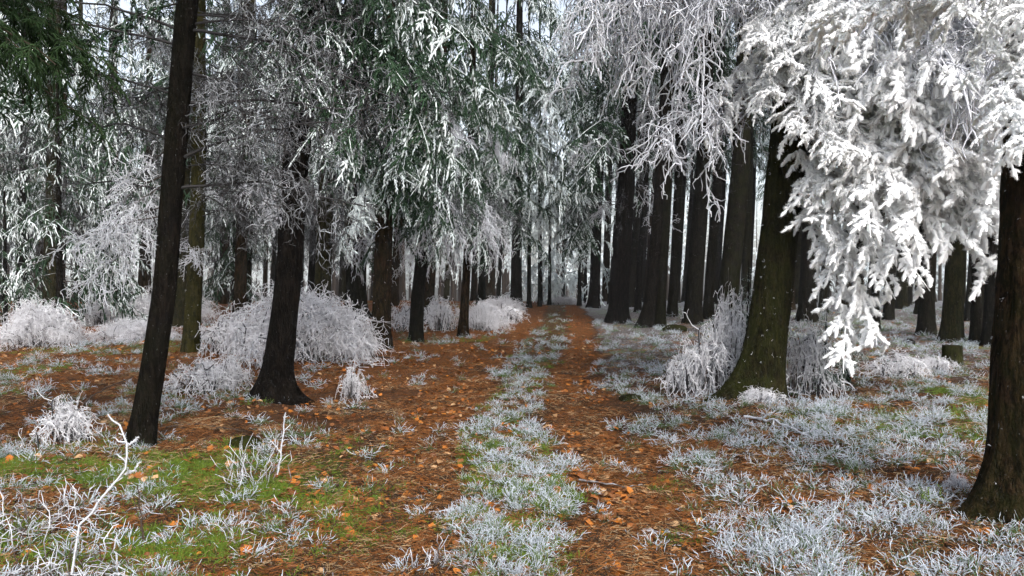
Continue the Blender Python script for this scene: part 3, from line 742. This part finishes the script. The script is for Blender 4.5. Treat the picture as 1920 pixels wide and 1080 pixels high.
# ------------------------------------------------------------------ scattered ground cover (geometry nodes)
def proto_collection(name, geos_mats):
    c = bpy.data.collections.new(name)
    for i, (g, m) in enumerate(geos_mats):
        o = bpy.data.objects.new(f'{name}_{i:02d}', g.mesh(f'{name}_{i:02d}', m)); c.objects.link(o)
    return c
def scatter(name, coll, P, rot, scl, pid, label, cat, parent=None):
    me = bpy.data.meshes.new(name)
    me.vertices.add(len(P)); me.vertices.foreach_set('co', np.asarray(P, np.float32).ravel())
    me.attributes.new('rot', 'FLOAT_VECTOR', 'POINT').data.foreach_set('vector', np.asarray(rot, np.float32).ravel())
    me.attributes.new('scl', 'FLOAT', 'POINT').data.foreach_set('value', np.asarray(scl, np.float32))
    me.attributes.new('pid', 'INT', 'POINT').data.foreach_set('value', np.asarray(pid, np.int32))
    o = link(name, me, parent)
    t = bpy.data.node_groups.new(name + '_nodes', 'GeometryNodeTree')
    t.interface.new_socket('Geometry', in_out='INPUT', socket_type='NodeSocketGeometry')
    t.interface.new_socket('Geometry', in_out='OUTPUT', socket_type='NodeSocketGeometry')
    N = t.nodes.new; gi, go = N('NodeGroupInput'), N('NodeGroupOutput')
    iop, ci = N('GeometryNodeInstanceOnPoints'), N('GeometryNodeCollectionInfo')
    ci.inputs['Collection'].default_value = coll
    ci.inputs['Separate Children'].default_value = True; ci.inputs['Reset Children'].default_value = True
    iop.inputs['Pick Instance'].default_value = True
    def named(n, ty):
        a = N('GeometryNodeInputNamedAttribute'); a.data_type = ty; a.inputs['Name'].default_value = n; return a.outputs['Attribute']
    e = N('FunctionNodeEulerToRotation')
    L = t.links.new
    L(gi.outputs[0], iop.inputs['Points']); L(ci.outputs[0], iop.inputs['Instance'])
    L(named('pid', 'INT'), iop.inputs['Instance Index']); L(named('rot', 'FLOAT_VECTOR'), e.inputs[0]); L(e.outputs[0], iop.inputs['Rotation'])
    L(named('scl', 'FLOAT'), iop.inputs['Scale']); L(iop.outputs[0], go.inputs[0])
    md = o.modifiers.new('scatter', 'NODES'); md.node_group = t
    if parent: o['kind'] = 'stuff'
    else: tag(o, label, cat, kind='stuff')
    return o

def sprig_tuft(seed, n, ln, r, frost, tilt=(15, 70), side=True, S=3, droop=.25, spread=.03, bark=0.0, curl=.25):
    rng = np.random.default_rng(seed); g = Geo()
    az, ti = rng.uniform(0, 2 * math.pi, n), np.radians(rng.uniform(*tilt, n))
    D = np.stack([np.cos(az) * np.sin(ti), np.sin(az) * np.sin(ti), np.cos(ti)], -1)
    B = np.concatenate([rng.normal(size=(n, 2)) * spread, np.zeros((n, 1)) - .01], 1)
    l = ln * rng.uniform(.55, 1.15, n); u = np.linspace(0, 1, 6)[None, :, None]
    P = B[:, None] + D[:, None] * l[:, None, None] * u
    P[..., 2] -= (droop * l)[:, None] * u[..., 0] ** 2 * np.sin(ti)[:, None]
    w = np.cumsum(rng.normal(size=(n, 6, 3)), 1); w[:, 0] = 0
    P = P + w * (curl * l)[:, None, None] * .12
    f = np.clip(frost[0] + (frost[1] - frost[0]) * np.linspace(0, 1, 6)[None] + .12 * rng.normal(size=(n, 1)), 0, 1)
    tubes(g, P, (r * np.array([.7, 1, 1.05, 1, .9, .45]))[None] * rng.uniform(.7, 1.2, (n, 1)), S, .2, rng, bark=bark, frost=f)
    if bark: spikes(g, rng, P, np.full((n, 6), r), 34, r * 2.6, r * .35, f.mean(1), bark=1.0)
    if side:
        C, pi, s, _ = spawn(rng, P, ln * .34, ln * .38, 42, .05, smin=.25, smax=.9, planar=.2, curl=.2, K=4, taper=.2)
        tubes(g, C, (r * np.array([.8, .95, .8, .4]))[None].repeat(len(C), 0), S, .2, rng, bark=bark, frost=np.clip(f[pi, -1] + .05, 0, 1)[:, None].repeat(4, 1))
    return g
C_FROST = proto_collection('frost_tuft', [(sprig_tuft(1000 + i, 20 + i, .165, .0025, (-.15, 1.0), (25, 84), droop=.18, spread=.03, curl=.4), M_GRASS) for i in range(6)] +
                           [(sprig_tuft(1010 + i, 44, .17, .0017, (-.5, .8), (15, 80), False, droop=.55, spread=.04), M_GRASS) for i in range(3)])
C_GREEN = proto_collection('green_tuft', [(sprig_tuft(1020 + i, 26, .075, .0022, (-.4, .12), (10, 80), False, droop=.3), M_MOSS) for i in range(4)])

def samples(n, ymin, ymax, xr, seed):
    """points roughly even on the picture: more of them close by"""
    rng = np.random.default_rng(seed)
    v = rng.random(n); y = 1 / ((1 / ymin) * (1 - v) + (1 / ymax) * v)
    x = (rng.random(n) * 2 - 1) * (y * .74 + .8)
    return rng, x, y

def grass():
    rng, x, y = samples(42000, 2.6, 45, 1, 50)
    u, rut, strip, right, left, moss, litter, frost, n1, n2, n3 = cover(x, y)
    n4 = fbm(x * 3.4, y * 3.4, seed=61)
    dens = strip * sstep(.30, .5, n3) * 1.2 + right * (.28 + .72 * sstep(.32, .6, n3)) * (.7 + .3 * sstep(4.2, 7, y)) + left * (.10 + .5 * sstep(.53, .66, n2) * sstep(6.5, 8, y) + .30 * sstep(.55, .68, n3))
    dens = dens * (.35 + .65 * sstep(.35, .55, n4)) + rut * .03
    keep = rng.random(len(x)) < np.clip(dens, 0, 1) * (.30 + .40 * sstep(5, 16, y))
    x, y = x[keep], y[keep]; n = len(x)
    P = np.stack([x, y, gz(x, y)], -1)
    s = rng.uniform(.55, 1.15, n) * (.82 + .25 * sstep(6, 20, y)) * np.where(np.abs(x - xc(y)) < .6, .85, 1)
    rot = np.stack([rng.normal(size=n) * .15, rng.normal(size=n) * .15, rng.uniform(0, 6.28, n)], -1)
    scatter('frosted_grass', C_FROST, P, rot, s, rng.integers(0, 9, n), 'white frosted grass and bilberry tufts along the path and verges', 'grass')
    rng, x, y = samples(60000, 2.4, 20, 1, 51)
    u, rut, strip, right, left, moss, litter, frost, n1, n2, n3 = cover(x, y)
    keep = rng.random(len(x)) < moss * sstep(.35, .6, fbm(x * 4, y * 4, seed=71)) * .8
    x, y = x[keep], y[keep]; n = len(x)
    rot = np.stack([rng.normal(size=n) * .2, rng.normal(size=n) * .2, rng.uniform(0, 6.28, n)], -1)
    scatter('green_grass', C_GREEN, np.stack([x, y, gz(x, y)], -1), rot, rng.uniform(.4, 1.0, n), rng.integers(0, 4, n), 'short green moss and grass in patches on the forest floor', 'grass')
grass()

def leaf_geo(seed, lobed):
    rng = np.random.default_rng(seed); g = Geo()
    t = np.linspace(0, 1, 7); w = np.sin(t * math.pi) ** .8 * .33
    if lobed: w = w * np.array([1, .75, 1.15, .7, 1.2, .8, 1]) * 1.15
    w = np.maximum(w, .012)
    cx_ = t - .5; fold = rng.uniform(.1, .5); curl = rng.uniform(-.3, .5)
    mid = np.stack([cx_, np.zeros(7), curl * cx_ ** 2], -1)
    lft = np.stack([cx_ + .05, w, curl * cx_ ** 2 + w * fold + rng.normal(size=7) * .03], -1)
    rgt = np.stack([cx_ + .05, -w, curl * cx_ ** 2 + w * fold * rng.uniform(.3, 1.2) + rng.normal(size=7) * .03], -1)
    V = np.concatenate([lft, mid, rgt]); i = np.arange(6)
    g.add(V, [np.stack([i, i + 1, i + 8, i + 7], -1), np.stack([i + 7, i + 8, i + 15, i + 14], -1)])
    return g
LEAF_G = [leaf_geo(30 + i, i % 2 == 0) for i in range(6)]
def leaves():
    protos = [(LEAF_G[i % 6], M_LEAVES[[0, 1, 3, 1, 2, 0, 3, 2, 1, 0][i % 10]]) for i in range(12)]
    coll = proto_collection('leaf_piece', protos)
    rng, x, y = samples(90000, 2.4, 36, 1, 80)
    u, rut, strip, right, left, moss, litter, frost, n1, n2, n3 = cover(x, y)
    n4 = fbm(x * 2.7, y * 2.7, seed=83)
    dens = (.05 + .75 * litter) * (.25 + .75 * sstep(.38, .6, n4)) * (.55 + .45 * sstep(5, 10, y))
    keep = rng.random(len(x)) < dens
    x, y = x[keep], y[keep]; n = len(x)
    z = gz(x, y) + rng.uniform(.006, .02, n)
    s = rng.uniform(.032, .075, n) * (1 + .25 * sstep(8, 14, y))
    rot = np.stack([rng.normal(size=n) * .3, rng.normal(size=n) * .3, rng.uniform(0, 6.28, n)], -1)
    pid = rng.integers(0, 12, n)
    near = np.argsort(y - 100 * (y < 3.2) * 0)[:0]
    vis = (y > 3.35) & (np.abs(x) < y * .69)
    order = np.argsort(np.where(vis, y, 1e9)); pick = order[:300]
    rest = np.setdiff1d(np.arange(n), pick)
    objs = [coll.objects[f'leaf_piece_{i:02d}'].data for i in range(12)]
    dark = LEAF_G[2].mesh('dark_leaf', M_LEAVES[4])
    for k, i in enumerate(pick):
        o = link('leaf', objs[pid[i]] if k % 37 else dark, GROUND, (x[i], y[i], z[i]), tuple(rot[i]), float(s[i] * 1.15))
    scatter('leaf_litter', coll, np.stack([x, y, z], -1)[rest], rot[rest], s[rest], pid[rest], 'fallen orange and brown leaves strewn over the ground', 'leaves')
leaves()

def debris():
    def bits(seed, n, a, mat):
        rng = np.random.default_rng(seed); g = Geo()
        az = rng.uniform(0, 6.28, n); l = rng.uniform(.015, .075, n); B = np.concatenate([rng.uniform(-.13, .13, (n, 2)), rng.uniform(.002, .014, (n, 1))], 1)
        D = np.stack([np.cos(az), np.sin(az), rng.normal(size=n) * .15], -1) * l[:, None]
        P = B[:, None] + D[:, None] * np.linspace(0, 1, 3)[None, :, None]; P[:, 1, 2] += l * .06
        tubes(g, P, np.full((n, 3), .0014) * rng.uniform(.6, 1.6, (n, 1)), 3)
        return g, mat
    mats = [leaf_material('needle_rust', (.16, .055, .014), (.24, .10, .03), 0), leaf_material('needle_tan', (.27, .17, .08), (.36, .25, .14), .3), leaf_material('needle_dark', (.03, .018, .010), (.07, .04, .02), 0), leaf_material('needle_grey', (.30, .29, .28), (.5, .5, .5), .5)]
    coll = proto_collection('debris_bits', [bits(70 + i, 34, 0, mats[[0, 1, 2, 0, 0, 2][i]]) for i in range(6)])
    rng, x, y = samples(30000, 2.6, 22, 1, 90)
    u, rut, strip, right, left, moss, litter, frost, n1, n2, n3 = cover(x, y)
    keep = rng.random(len(x)) < (.75 - .5 * moss) * sstep(.3, .5, fbm(x * 3, y * 3, seed=93))
    x, y = x[keep], y[keep]; n = len(x)
    rot = np.stack([rng.normal(size=n) * .08, rng.normal(size=n) * .08, rng.uniform(0, 6.28, n)], -1)
    scatter('needle_litter', coll, np.stack([x, y, gz(x, y)], -1), rot, rng.uniform(.7, 1.3, n), rng.integers(0, 6, n), 'dropped needles and twig bits covering the bare earth', 'litter')
debris()

# ------------------------------------------------------------------ frosted shrubs and mounds
def mound_geo(seed, n, W, H, r, frost=.95, K=9, sp=(.066, .12), tl=(.34, .15), spread=.30):
    """arching stems crowding inside a dome, with curled twigs tangled over them"""
    rng = np.random.default_rng(seed); g = Geo(); stems = Geo()
    az = rng.uniform(0, 2 * math.pi, n); b = rng.normal(size=(n, 2)) * W * spread
    reach = W * rng.uniform(.25, .85, n); u = np.linspace(0, 1, K)[None]
    end = np.sqrt(np.clip(1 - ((b[:, 0] + np.cos(az) * reach * .7) ** 2 + (b[:, 1] + np.sin(az) * reach * .7) ** 2) / (W * 1.1) ** 2, .05, 1))
    h = H * end * rng.uniform(.45, .85, n)
    x = b[:, :1] + np.cos(az)[:, None] * reach[:, None] * u; y = b[:, 1:] + np.sin(az)[:, None] * reach[:, None] * u
    z = h[:, None] * np.sin(np.clip(u, 0, 1) ** .7 * math.pi * rng.uniform(.6, .95, (n, 1)))
    P = np.stack([x, y, z], -1)
    w = np.cumsum(rng.normal(size=P.shape), 1); w[:, 0] = 0
    P = P + w * W * .035
    P[..., 2] = np.maximum(P[..., 2], 0)
    f = np.clip(.25 + .75 * u + .15 * rng.normal(size=(n, 1)), 0, 1) * frost
    k = n // 3
    tubes(stems, P[:k], (r * 1.5 * np.linspace(1, .5, K))[None].repeat(k, 0), 4, bark=1.0, frost=f[:k] * .6)
    tubes(g, P[k:], (r * np.linspace(1.15, .6, K))[None].repeat(n - k, 0), 3, bark=1.0, frost=f[k:])
    C, pi, s, _ = spawn(rng, P, sp[0], tl[0], 50, .55, smin=.2, planar=.1, curl=.5, K=7, taper=.3)
    f2 = f[pi, -1] * rng.uniform(.75, 1.1, len(pi))
    tubes(g, C, (r * .7 * np.linspace(1, .6, 7))[None].repeat(len(C), 0), 3, bark=1.0, frost=f2[:, None].repeat(7, 1))
    D, pk, s, _ = spawn(rng, C, sp[1], tl[1], 50, .2, smin=.2, planar=0, curl=.7, K=5, taper=.3)
    D[..., 2] = np.maximum(D[..., 2], .0)
    tubes(g, D, (r * .55 * np.linspace(1, .6, 5))[None].repeat(len(D), 0), 3, bark=1.0, frost=f2[pk][:, None].repeat(5, 1))
    return stems, g
MOUND = []
for i in range(3):
    st, tw = mound_geo(1100 + i, [120, 100, 95, 105][i], 1.0, .95, .0066)
    MOUND.append((st.mesh(f'mound_stems_{i}', M_TWIG), tw.mesh(f'mound_twigs_{i}', M_BRUSH)))
SMALL = []
for i in range(4):                              # open clumps for the small bushes, thicker against their size
    st, tw = mound_geo(1150 + i, [44, 36, 52, 40][i], 1.0, 1.15, .015, sp=(.17, .26), tl=(.42, .24), spread=.36)
    SMALL.append((st.mesh(f'clump_stems_{i}', M_TWIG), tw.mesh(f'clump_twigs_{i}', M_BRUSH)))
def shrub(label, px, py, w_px, h_px, i, name='frosted_shrub', group='frosted mounds', rot=0.0, depth=.8):
    b = on_ground(px, py); m = b[1] / F_PX
    b = b + np.array([0, w_px * m * .3, 0]); b[2] = float(gz(b[0], b[1])) - .02
    root = link(name, None, loc=b, rot=(0, 0, rot)); tag(root, label, 'shrub', group)
    s = (w_px * m / 2, w_px * m / 2 * depth, h_px * m / .95)
    pr = SMALL if w_px * m < 1.25 else MOUND
    st, tw = pr[i % len(pr)]
    link('stems', st, root, scl=s); link('twigs', tw, root, scl=s)
shrub('largest white frosted mound of arching brush behind the black trunk', 528, 688, 290, 158, 0, depth=.9)
shrub('frosted brush sloping right from the largest mound', 640, 668, 140, 78, 1, rot=1)
shrub('frosted brush sloping left from the largest mound', 415, 664, 140, 78, 2, rot=2)
shrub('rounded white mound at the left edge of the picture', 38, 655, 150, 92, 3, depth=1)
shrub('low long pinkish-white mound between left edge mound and slim trunk', 225, 645, 150, 46, 0, rot=.5)
shrub('low frosted tangle in front of the olive trunk', 350, 745, 160, 62, 1, rot=1.5)
shrub('small frosted clump between leaning trunk and black trunk foot', 415, 730, 90, 60, 2, rot=2.5)
shrub('drooping frosted bush with bare arching stem left of the leaning trunk', 95, 842, 130, 88, 3, rot=.8)
shrub('tiny frosted bush right of the black trunk foot', 655, 752, 62, 58, 0, rot=2.2)
shrub('grey frosted thicket at the back behind the leaning trunk', 285, 610, 170, 72, 1, rot=.3)
shrub('grey frosted thicket behind the left edge mound', 175, 612, 90, 50, 2, rot=.9)
shrub('small white tuft bush against the ridged trunk', 690, 668, 36, 44, 3)
shrub('frosted brush between the ridged trunk and the crooked one', 750, 622, 90, 46, 1, rot=1.1)
shrub('frosted brush between the crooked trunk and the thin brown trunk', 826, 622, 80, 60, 2, rot=.4)
shrub('frosted brush right of the thin brown trunk', 905, 622, 100, 56, 0, rot=.7)
shrub('low frosted brush fading into the path edge', 950, 606, 80, 34, 3, rot=.2)
shrub('frosted brush far back left of the path end', 935, 585, 90, 30, 1)
shrub('frosted brush at the far end of the path', 1060, 572, 70, 18, 2)
shrub('tall part of the white brush leaning on the left side of the mossy trunk', 1382, 735, 100, 185, 2, depth=.9)
shrub('low arching white brush at the left root of the big mossy spruce', 1338, 742, 130, 118, 3, depth=.9)
shrub('frosted tangle spilling left over the root of the big mossy spruce', 1290, 742, 90, 80, 1)
shrub('grey frosted tangle right of the mossy foot', 1520, 745, 120, 130, 0)
shrub('low frosted twigs in front of the mossy foot', 1440, 762, 100, 34, 2)
shrub('frosted fallen brush between the green moss and the stump', 1700, 712, 140, 44, 1)
shrub('low frosted brush round the stump', 1770, 700, 80, 30, 2)
shrub('frosted tuft against the thick edge trunk', 1800, 925, 60, 40, 3)

# ------------------------------------------------------------------ single twigs, sticks, stump, stones
def strands(name, label, cat, polys, r, mat=M_STEM, frost=.95, sub=None, group=None, seed=1, taper=.5):
    """one thing: the first polyline is its stem, side twigs are a second part"""
    rng = np.random.default_rng(seed)
    base = np.array(polys[0][0], float)
    root = link(name, None, loc=base); tag(root, label, cat, group)
    def resample(p, K=14):
        p = np.array(p, float) - base; t = np.linspace(0, len(p) - 1, K)
        q = np.stack([np.interp(t, range(len(p)), p[:, k]) for k in range(3)], -1)
        w = rng.normal(size=q.shape) * r * .6; w[0] = 0
        return q + w
    P = np.stack([resample(p) for p in polys])
    gs = Geo(); tubes(gs, P[:1], (r * np.linspace(1, taper, 14))[None], 6, .15, rng, bark=1.0, frost=frost)
    link('stem', gs.mesh('stem', mat), root)
    gt = Geo()
    if len(P) > 1: tubes(gt, P[1:], (r * .75 * np.linspace(1, taper, 14))[None].repeat(len(P) - 1, 0), 5, .15, rng, bark=1.0, frost=frost)
    if sub:
        C, pi, s, _ = spawn(rng, P, sub[0], sub[1], 45, sub[2] if len(sub) > 2 else .1, smin=.2, planar=.2, curl=.3, K=6, taper=.3)
        tubes(gt, C, (r * .6 * np.linspace(1, .6, 6))[None].repeat(len(C), 0), 4, .15, rng, bark=1.0, frost=frost)
    if frost > .5:
        spikes(gs, rng, P[:1], (r * np.linspace(1, taper, 14))[None], 260, .010, .0016, 1.0, bark=1.0)
        gs_ = gs.mesh('stem', mat); root.children[0].data = gs_
        if len(P) > 1: spikes(gt, rng, P[1:], (r * .75 * np.linspace(1, taper, 14))[None].repeat(len(P) - 1, 0), 120, .008, .0014, 1.0, bark=1.0)
    if gt.n: link('twigs', gt.mesh('twigs', mat), root)
    return root

def pxs(d, *pts): return [at(x, y, d + (p[0] if p else 0)) for x, y, *p in pts]
# tall forked white twig, lower left
strands('frosted_twig', 'tall forked white frosted twig rising at the lower left', 'twig',
        [pxs(3.3, (135, 1075), (150, 985), (180, 945), (215, 905), (238, 870), (238, 825), (222, 795), (204, 778)),
         pxs(3.3, (234, 890), (248, 882), (263, 868)), pxs(3.3, (238, 834), (250, 828), (258, 820))], .0055, frost=.8, seed=3, sub=(.10, .06))
def weed(label, px, py, d, n, ln, r, seed, droop=.7, tilt=(10, 60), sub=None):
    b = at(px, py, d); b[2] = float(gz(b[0], d)); g = Geo(); rng = np.random.default_rng(seed)
    root = link('frosted_weed', None, loc=b); tag(root, label, 'weed', 'frosted weeds')
    g.merge(sprig_tuft(seed, n, ln, r, (.1, .85), tilt, False, 4, droop, ln * .25, 1.0, .5))
    link('stalks', g.mesh('stalks', M_STEM), root)
    g2 = sprig_tuft(seed + 1, max(n // 2, 4), ln * .8, r * .8, (.3, .9), tilt, True, 4, droop, ln * .25, 1.0, .5)
    link('side_shoots', g2.mesh('side_shoots', M_STEM), root)
weed('thick curled frosted weeds in the lower left corner', 60, 1075, 3.3, 38, .40, .0026, 60, 1.0)
weed('curling frosted weed beside the forked twig', 170, 1070, 3.35, 30, .34, .0024, 61, 1.1)
weed('frosted weed at the left edge above the corner weeds', 20, 960, 3.9, 28, .36, .0026, 62, 1.0)
weed('pale drooping grass clump left of the forked twig', 120, 930, 4.2, 30, .34, .0024, 63, .9)
weed('small frosted weed low in the green grass left of the rut', 440, 1010, 3.9, 14, .18, .0020, 64, .4)
weed('branched frosted seedling in the grass left of the path', 470, 915, 4.9, 24, .30, .0022, 65, .2, (5, 45))
weed('tiny white frosted tuft right of the seedling', 535, 962, 4.4, 16, .12, .0022, 66, .4)
weed('upright frosted tuft at the bottom between the ruts', 822, 1070, 3.5, 14, .16, .0022, 67, .3, (5, 50))
strands('frosted_twig', 'thin upright frosted twig above the branched seedling', 'twig', [pxs(5.0, (520, 890), (528, 845), (532, 800), (536, 775)), pxs(5.0, (528, 850), (515, 835), (505, 822))], .005, seed=5, sub=(.06, .07))
strands('bare_twig', 'dark bare twig pair standing in the green grass', 'twig', [pxs(3.9, (268, 1015), (264, 960), (258, 910)), pxs(3.9, (272, 1020), (262, 975), (250, 930))], .005, frost=.1, seed=6)
strands('bare_twig', 'long dark arching stem left of the leaning trunk', 'twig', [pxs(6.6, (148, 790), (160, 752), (195, 728), (250, 706)), ], .009, frost=.15, seed=7)
strands('stick', 'short dark stick lying in the left rut', 'stick', [[on_ground(622, 920) + [0, 0, .015], on_ground(680, 906) + [0, 0, .02]]], .010, frost=.0, seed=8)
strands('stick', 'long pale stick lying across the right rut', 'stick', [[on_ground(1085, 905) + [0, 0, .02], on_ground(1120, 912) + [0, 0, .02], on_ground(1165, 916) + [0, 0, .015], on_ground(1205, 915) + [0, 0, .02]]], .008, frost=.35, seed=9)
strands('stick', 'pale curved root-like stick lower in the right rut', 'stick', [[on_ground(1205, 1000) + [0, 0, .01], on_ground(1250, 1006) + [0, 0, .02], on_ground(1300, 1016) + [0, 0, .02]]], .011, frost=.55, seed=10)
strands('stick', 'fallen dark branch left of the ridged trunk', 'stick', [[on_ground(640, 668) + [0, 0, .04], on_ground(690, 672) + [0, 0, .05], on_ground(732, 674) + [0, 0, .03]]], .022, frost=.1, seed=11, sub=(.3, .2))
strands('stick', 'thin dark fallen twigs between leaning and black trunk', 'stick', [[on_ground(300, 808) + [0, 0, .03], on_ground(380, 802) + [0, 0, .03], on_ground(450, 812) + [0, 0, .02]]], .009, frost=.15, seed=12, sub=(.2, .25, 0))
strands('stick', 'grey frosted branch lying before the big mossy spruce', 'stick', [[on_ground(1395, 790) + [0, 0, .04], on_ground(1450, 800) + [0, 0, .05], on_ground(1510, 822) + [0, 0, .03]]], .012, frost=.6, seed=13, sub=(.12, .16, 0))
strands('frosted_twig', 'thin white twig curling over the left root of the big spruce', 'twig', [pxs(8.2, (1290, 785), (1288, 750), (1283, 705)), pxs(8.2, (1288, 750), (1310, 742), (1322, 728), (1324, 715))], .008, frost=1.0, seed=14)
strands('frosted_twig', 'white looping twig in front of the mossy foot', 'twig', [pxs(8.0, (1380, 760), (1420, 738), (1450, 722), (1490, 735), (1520, 742)), pxs(8.0, (1420, 738), (1440, 760), (1460, 752))], .007, frost=1.0, seed=15, sub=(.12, .12))
R2 = random.Random(3)
for k in range(14):
    px, py = R2.choice([(R2.uniform(420, 860), R2.uniform(760, 1060)), (R2.uniform(1020, 1300), R2.uniform(740, 1060)), (R2.uniform(60, 500), R2.uniform(720, 1000))])
    p = on_ground(px, py); a = R2.uniform(0, 3.14); l = R2.uniform(.06, .2)
    q = p + np.array([math.cos(a) * l, math.sin(a) * l, 0]); q[2] = float(gz(q[0], q[1]))
    strands('stick', 'small loose twig lying on the needle-covered ground', 'stick', [[p + [0, 0, .008], (p + q) / 2 + [0, 0, .012], q + [0, 0, .008]]], .0035, frost=R2.choice([0, .1, .5]), seed=100 + k, group='small loose twigs on the ground', sub=(.07, .06, 0) if k % 3 == 0 else None)

def rock(name, label, px, py, s, mat, cat, seed, moss):
    b = on_ground(px, py); th, ph = np.meshgrid(np.linspace(0, 2 * math.pi, 28, endpoint=False), np.linspace(.02, math.pi - .02, 16))
    X, Y, Z = np.sin(ph) * np.cos(th), np.sin(ph) * np.sin(th), np.cos(ph)
    r = .75 + .5 * fbm(X * 1.6 + 9, Y * 1.6, Z * 1.6, seed=seed, octs=4)
    V = np.stack([X * r * s[0], Y * r * s[1], Z * r * s[2]], -1)
    i = np.arange(15)[:, None] * 28; j = np.arange(28)[None]; q = np.stack([i + j, i + (j + 1) % 28, i + 28 + (j + 1) % 28, i + 28 + j], -1).reshape(-1, 4)
    g = Geo(); g.add(V, [q[:, ::-1]], moss=moss)
    tag(link(name, g.mesh(name, mat), loc=b + np.array([0, s[1] * .5, s[2] * .3])), label, cat)
rock('stone', 'mossy green stone below the black trunk foot', 455, 842, (.12, .1, .07), M_BARK_MOSS, 'stone', 3, 1.0)
rock('stone', 'low dark mossy lump beside the right rut', 1185, 752, (.14, .1, .05), M_BARK_MOSS, 'stone', 4, .7)
rock('stone', 'dark mossy block behind the touching pair of trunks', 1268, 622, (.3, .25, .13), M_BARK_MOSS, 'stone', 5, .8)
rock('stone', 'small dark hump on the forest floor left of the stump', 1706, 645, (.12, .1, .07), M_BARK, 'stone', 6, .0)

def stump():
    b = on_ground(1785, 684); s = b[1] / F_PX
    root = link('tree_stump', None, loc=b); tag(root, 'short mossy sawn tree stump on the right forest floor', 'stump')
    H = 36 * s; r = 17 * s
    g, cen = trunk_geo([(0, 0, 0), (0, 0, H)], r, H, 32, np.linspace(-.1, H, 14), 77, flare=.35, fl_h=.1, moss=.9, taper=.05, amp=.07)
    link('bark', g.mesh('bark', M_BARK_MOSS), root)
    V = g.arrays()[0][-32:]; c = V.mean(0); gt = Geo()
    gt.add(np.concatenate([V * [.99, .99, 1] + [0, 0, .002], [c + [0, 0, .012]]]), [np.array([[i, (i + 1) % 32, 32] for i in range(32)])], moss=.6)
    link('cut_face', gt.mesh('cut_face', M_BARK_BROWN, False), root)
stump()
C = None
weed('bright green fern tuft beside the edge trunk, barely frosted', 1740, 960, 4.3, 16, .16, .003, 90, .5, (20, 75))
for o in [q for q in bpy.data.objects if q.get('label', '').startswith('bright green fern')]:
    if True:
        o.name = 'green_plant'; o['category'] = 'plant'; del o['group']
        for ch in o.children: ch.data.materials[0] = M_MOSS; ch.data.attributes['frost'].data.foreach_set('value', np.zeros(len(ch.data.vertices), np.float32)); ch.data.attributes['bark'].data.foreach_set('value', np.zeros(len(ch.data.vertices), np.float32))

# ------------------------------------------------------------------ far wood as one mass
def far_wood():
    rng = np.random.default_rng(70); n = 520
    y = rng.uniform(64, 150, n); x = rng.uniform(-1, 1, n) * (y * .85 + 5)
    keep = (np.abs(x - xc(y)) > 1.5) & ((x < 4) | (rng.random(n) < .35))
    x, y = x[keep], y[keep]; n = len(x)
    g1 = Geo(); h1 = Geo()
    protos = []
    for i in range(3):
        t, _ = trunk_geo([(0, 0, 0), (.1, 0, 6)], .17, 20, 8, np.array([-.6, 0, .4, 2, 8, 14, 20.]), 950 + i, flare=.5)
        V, F, A = t.arrays(); g = Geo(); g.add(V, F, bark=1.0, frost=0.0)
        g.merge(crown(960 + i, LO_FAR, 3.5, 19, 28, 3.2, .6))
        protos.append((g, M_FOL))
    coll = proto_collection('far_tree', protos)
    rot = np.stack([np.zeros(n), np.zeros(n), rng.uniform(0, 6.28, n)], -1)
    scatter('distant_forest', coll, np.stack([x, y, gz(x, y)], -1), rot, rng.uniform(.8, 1.2, n), rng.integers(0, 3, n), 'pale frosted forest fading out beyond the end of the path', 'forest')
far_wood()

# ------------------------------------------------------------------ winter haze
def haze():
    x0, x1, y0, y1, z0, z1 = -190, 190, -12, 190, -14, 31
    me = bpy.data.meshes.new('haze')
    v = [(x, y, z) for x in (x0, x1) for y in (y0, y1) for z in (z0, z1)]
    me.from_pydata(v, [], [(0, 1, 3, 2), (4, 6, 7, 5), (0, 4, 5, 1), (2, 3, 7, 6), (0, 2, 6, 4), (1, 5, 7, 3)])
    m = bpy.data.materials.new('haze_air'); m.use_nodes = True; t = m.node_tree; t.nodes.clear()
    o = t.nodes.new('ShaderNodeOutputMaterial'); p = t.nodes.new('ShaderNodeVolumePrincipled')
    p.inputs['Color'].default_value = (.86, .90, .95, 1); p.inputs['Density'].default_value = .0007; p.inputs['Anisotropy'].default_value = .1
    t.links.new(p.outputs[0], o.inputs['Volume']); me.materials.append(m)
    tag(link('haze', me), 'pale winter haze between the far trees', 'haze', kind='stuff')
HAZE_ON = True
if HAZE_ON: haze()
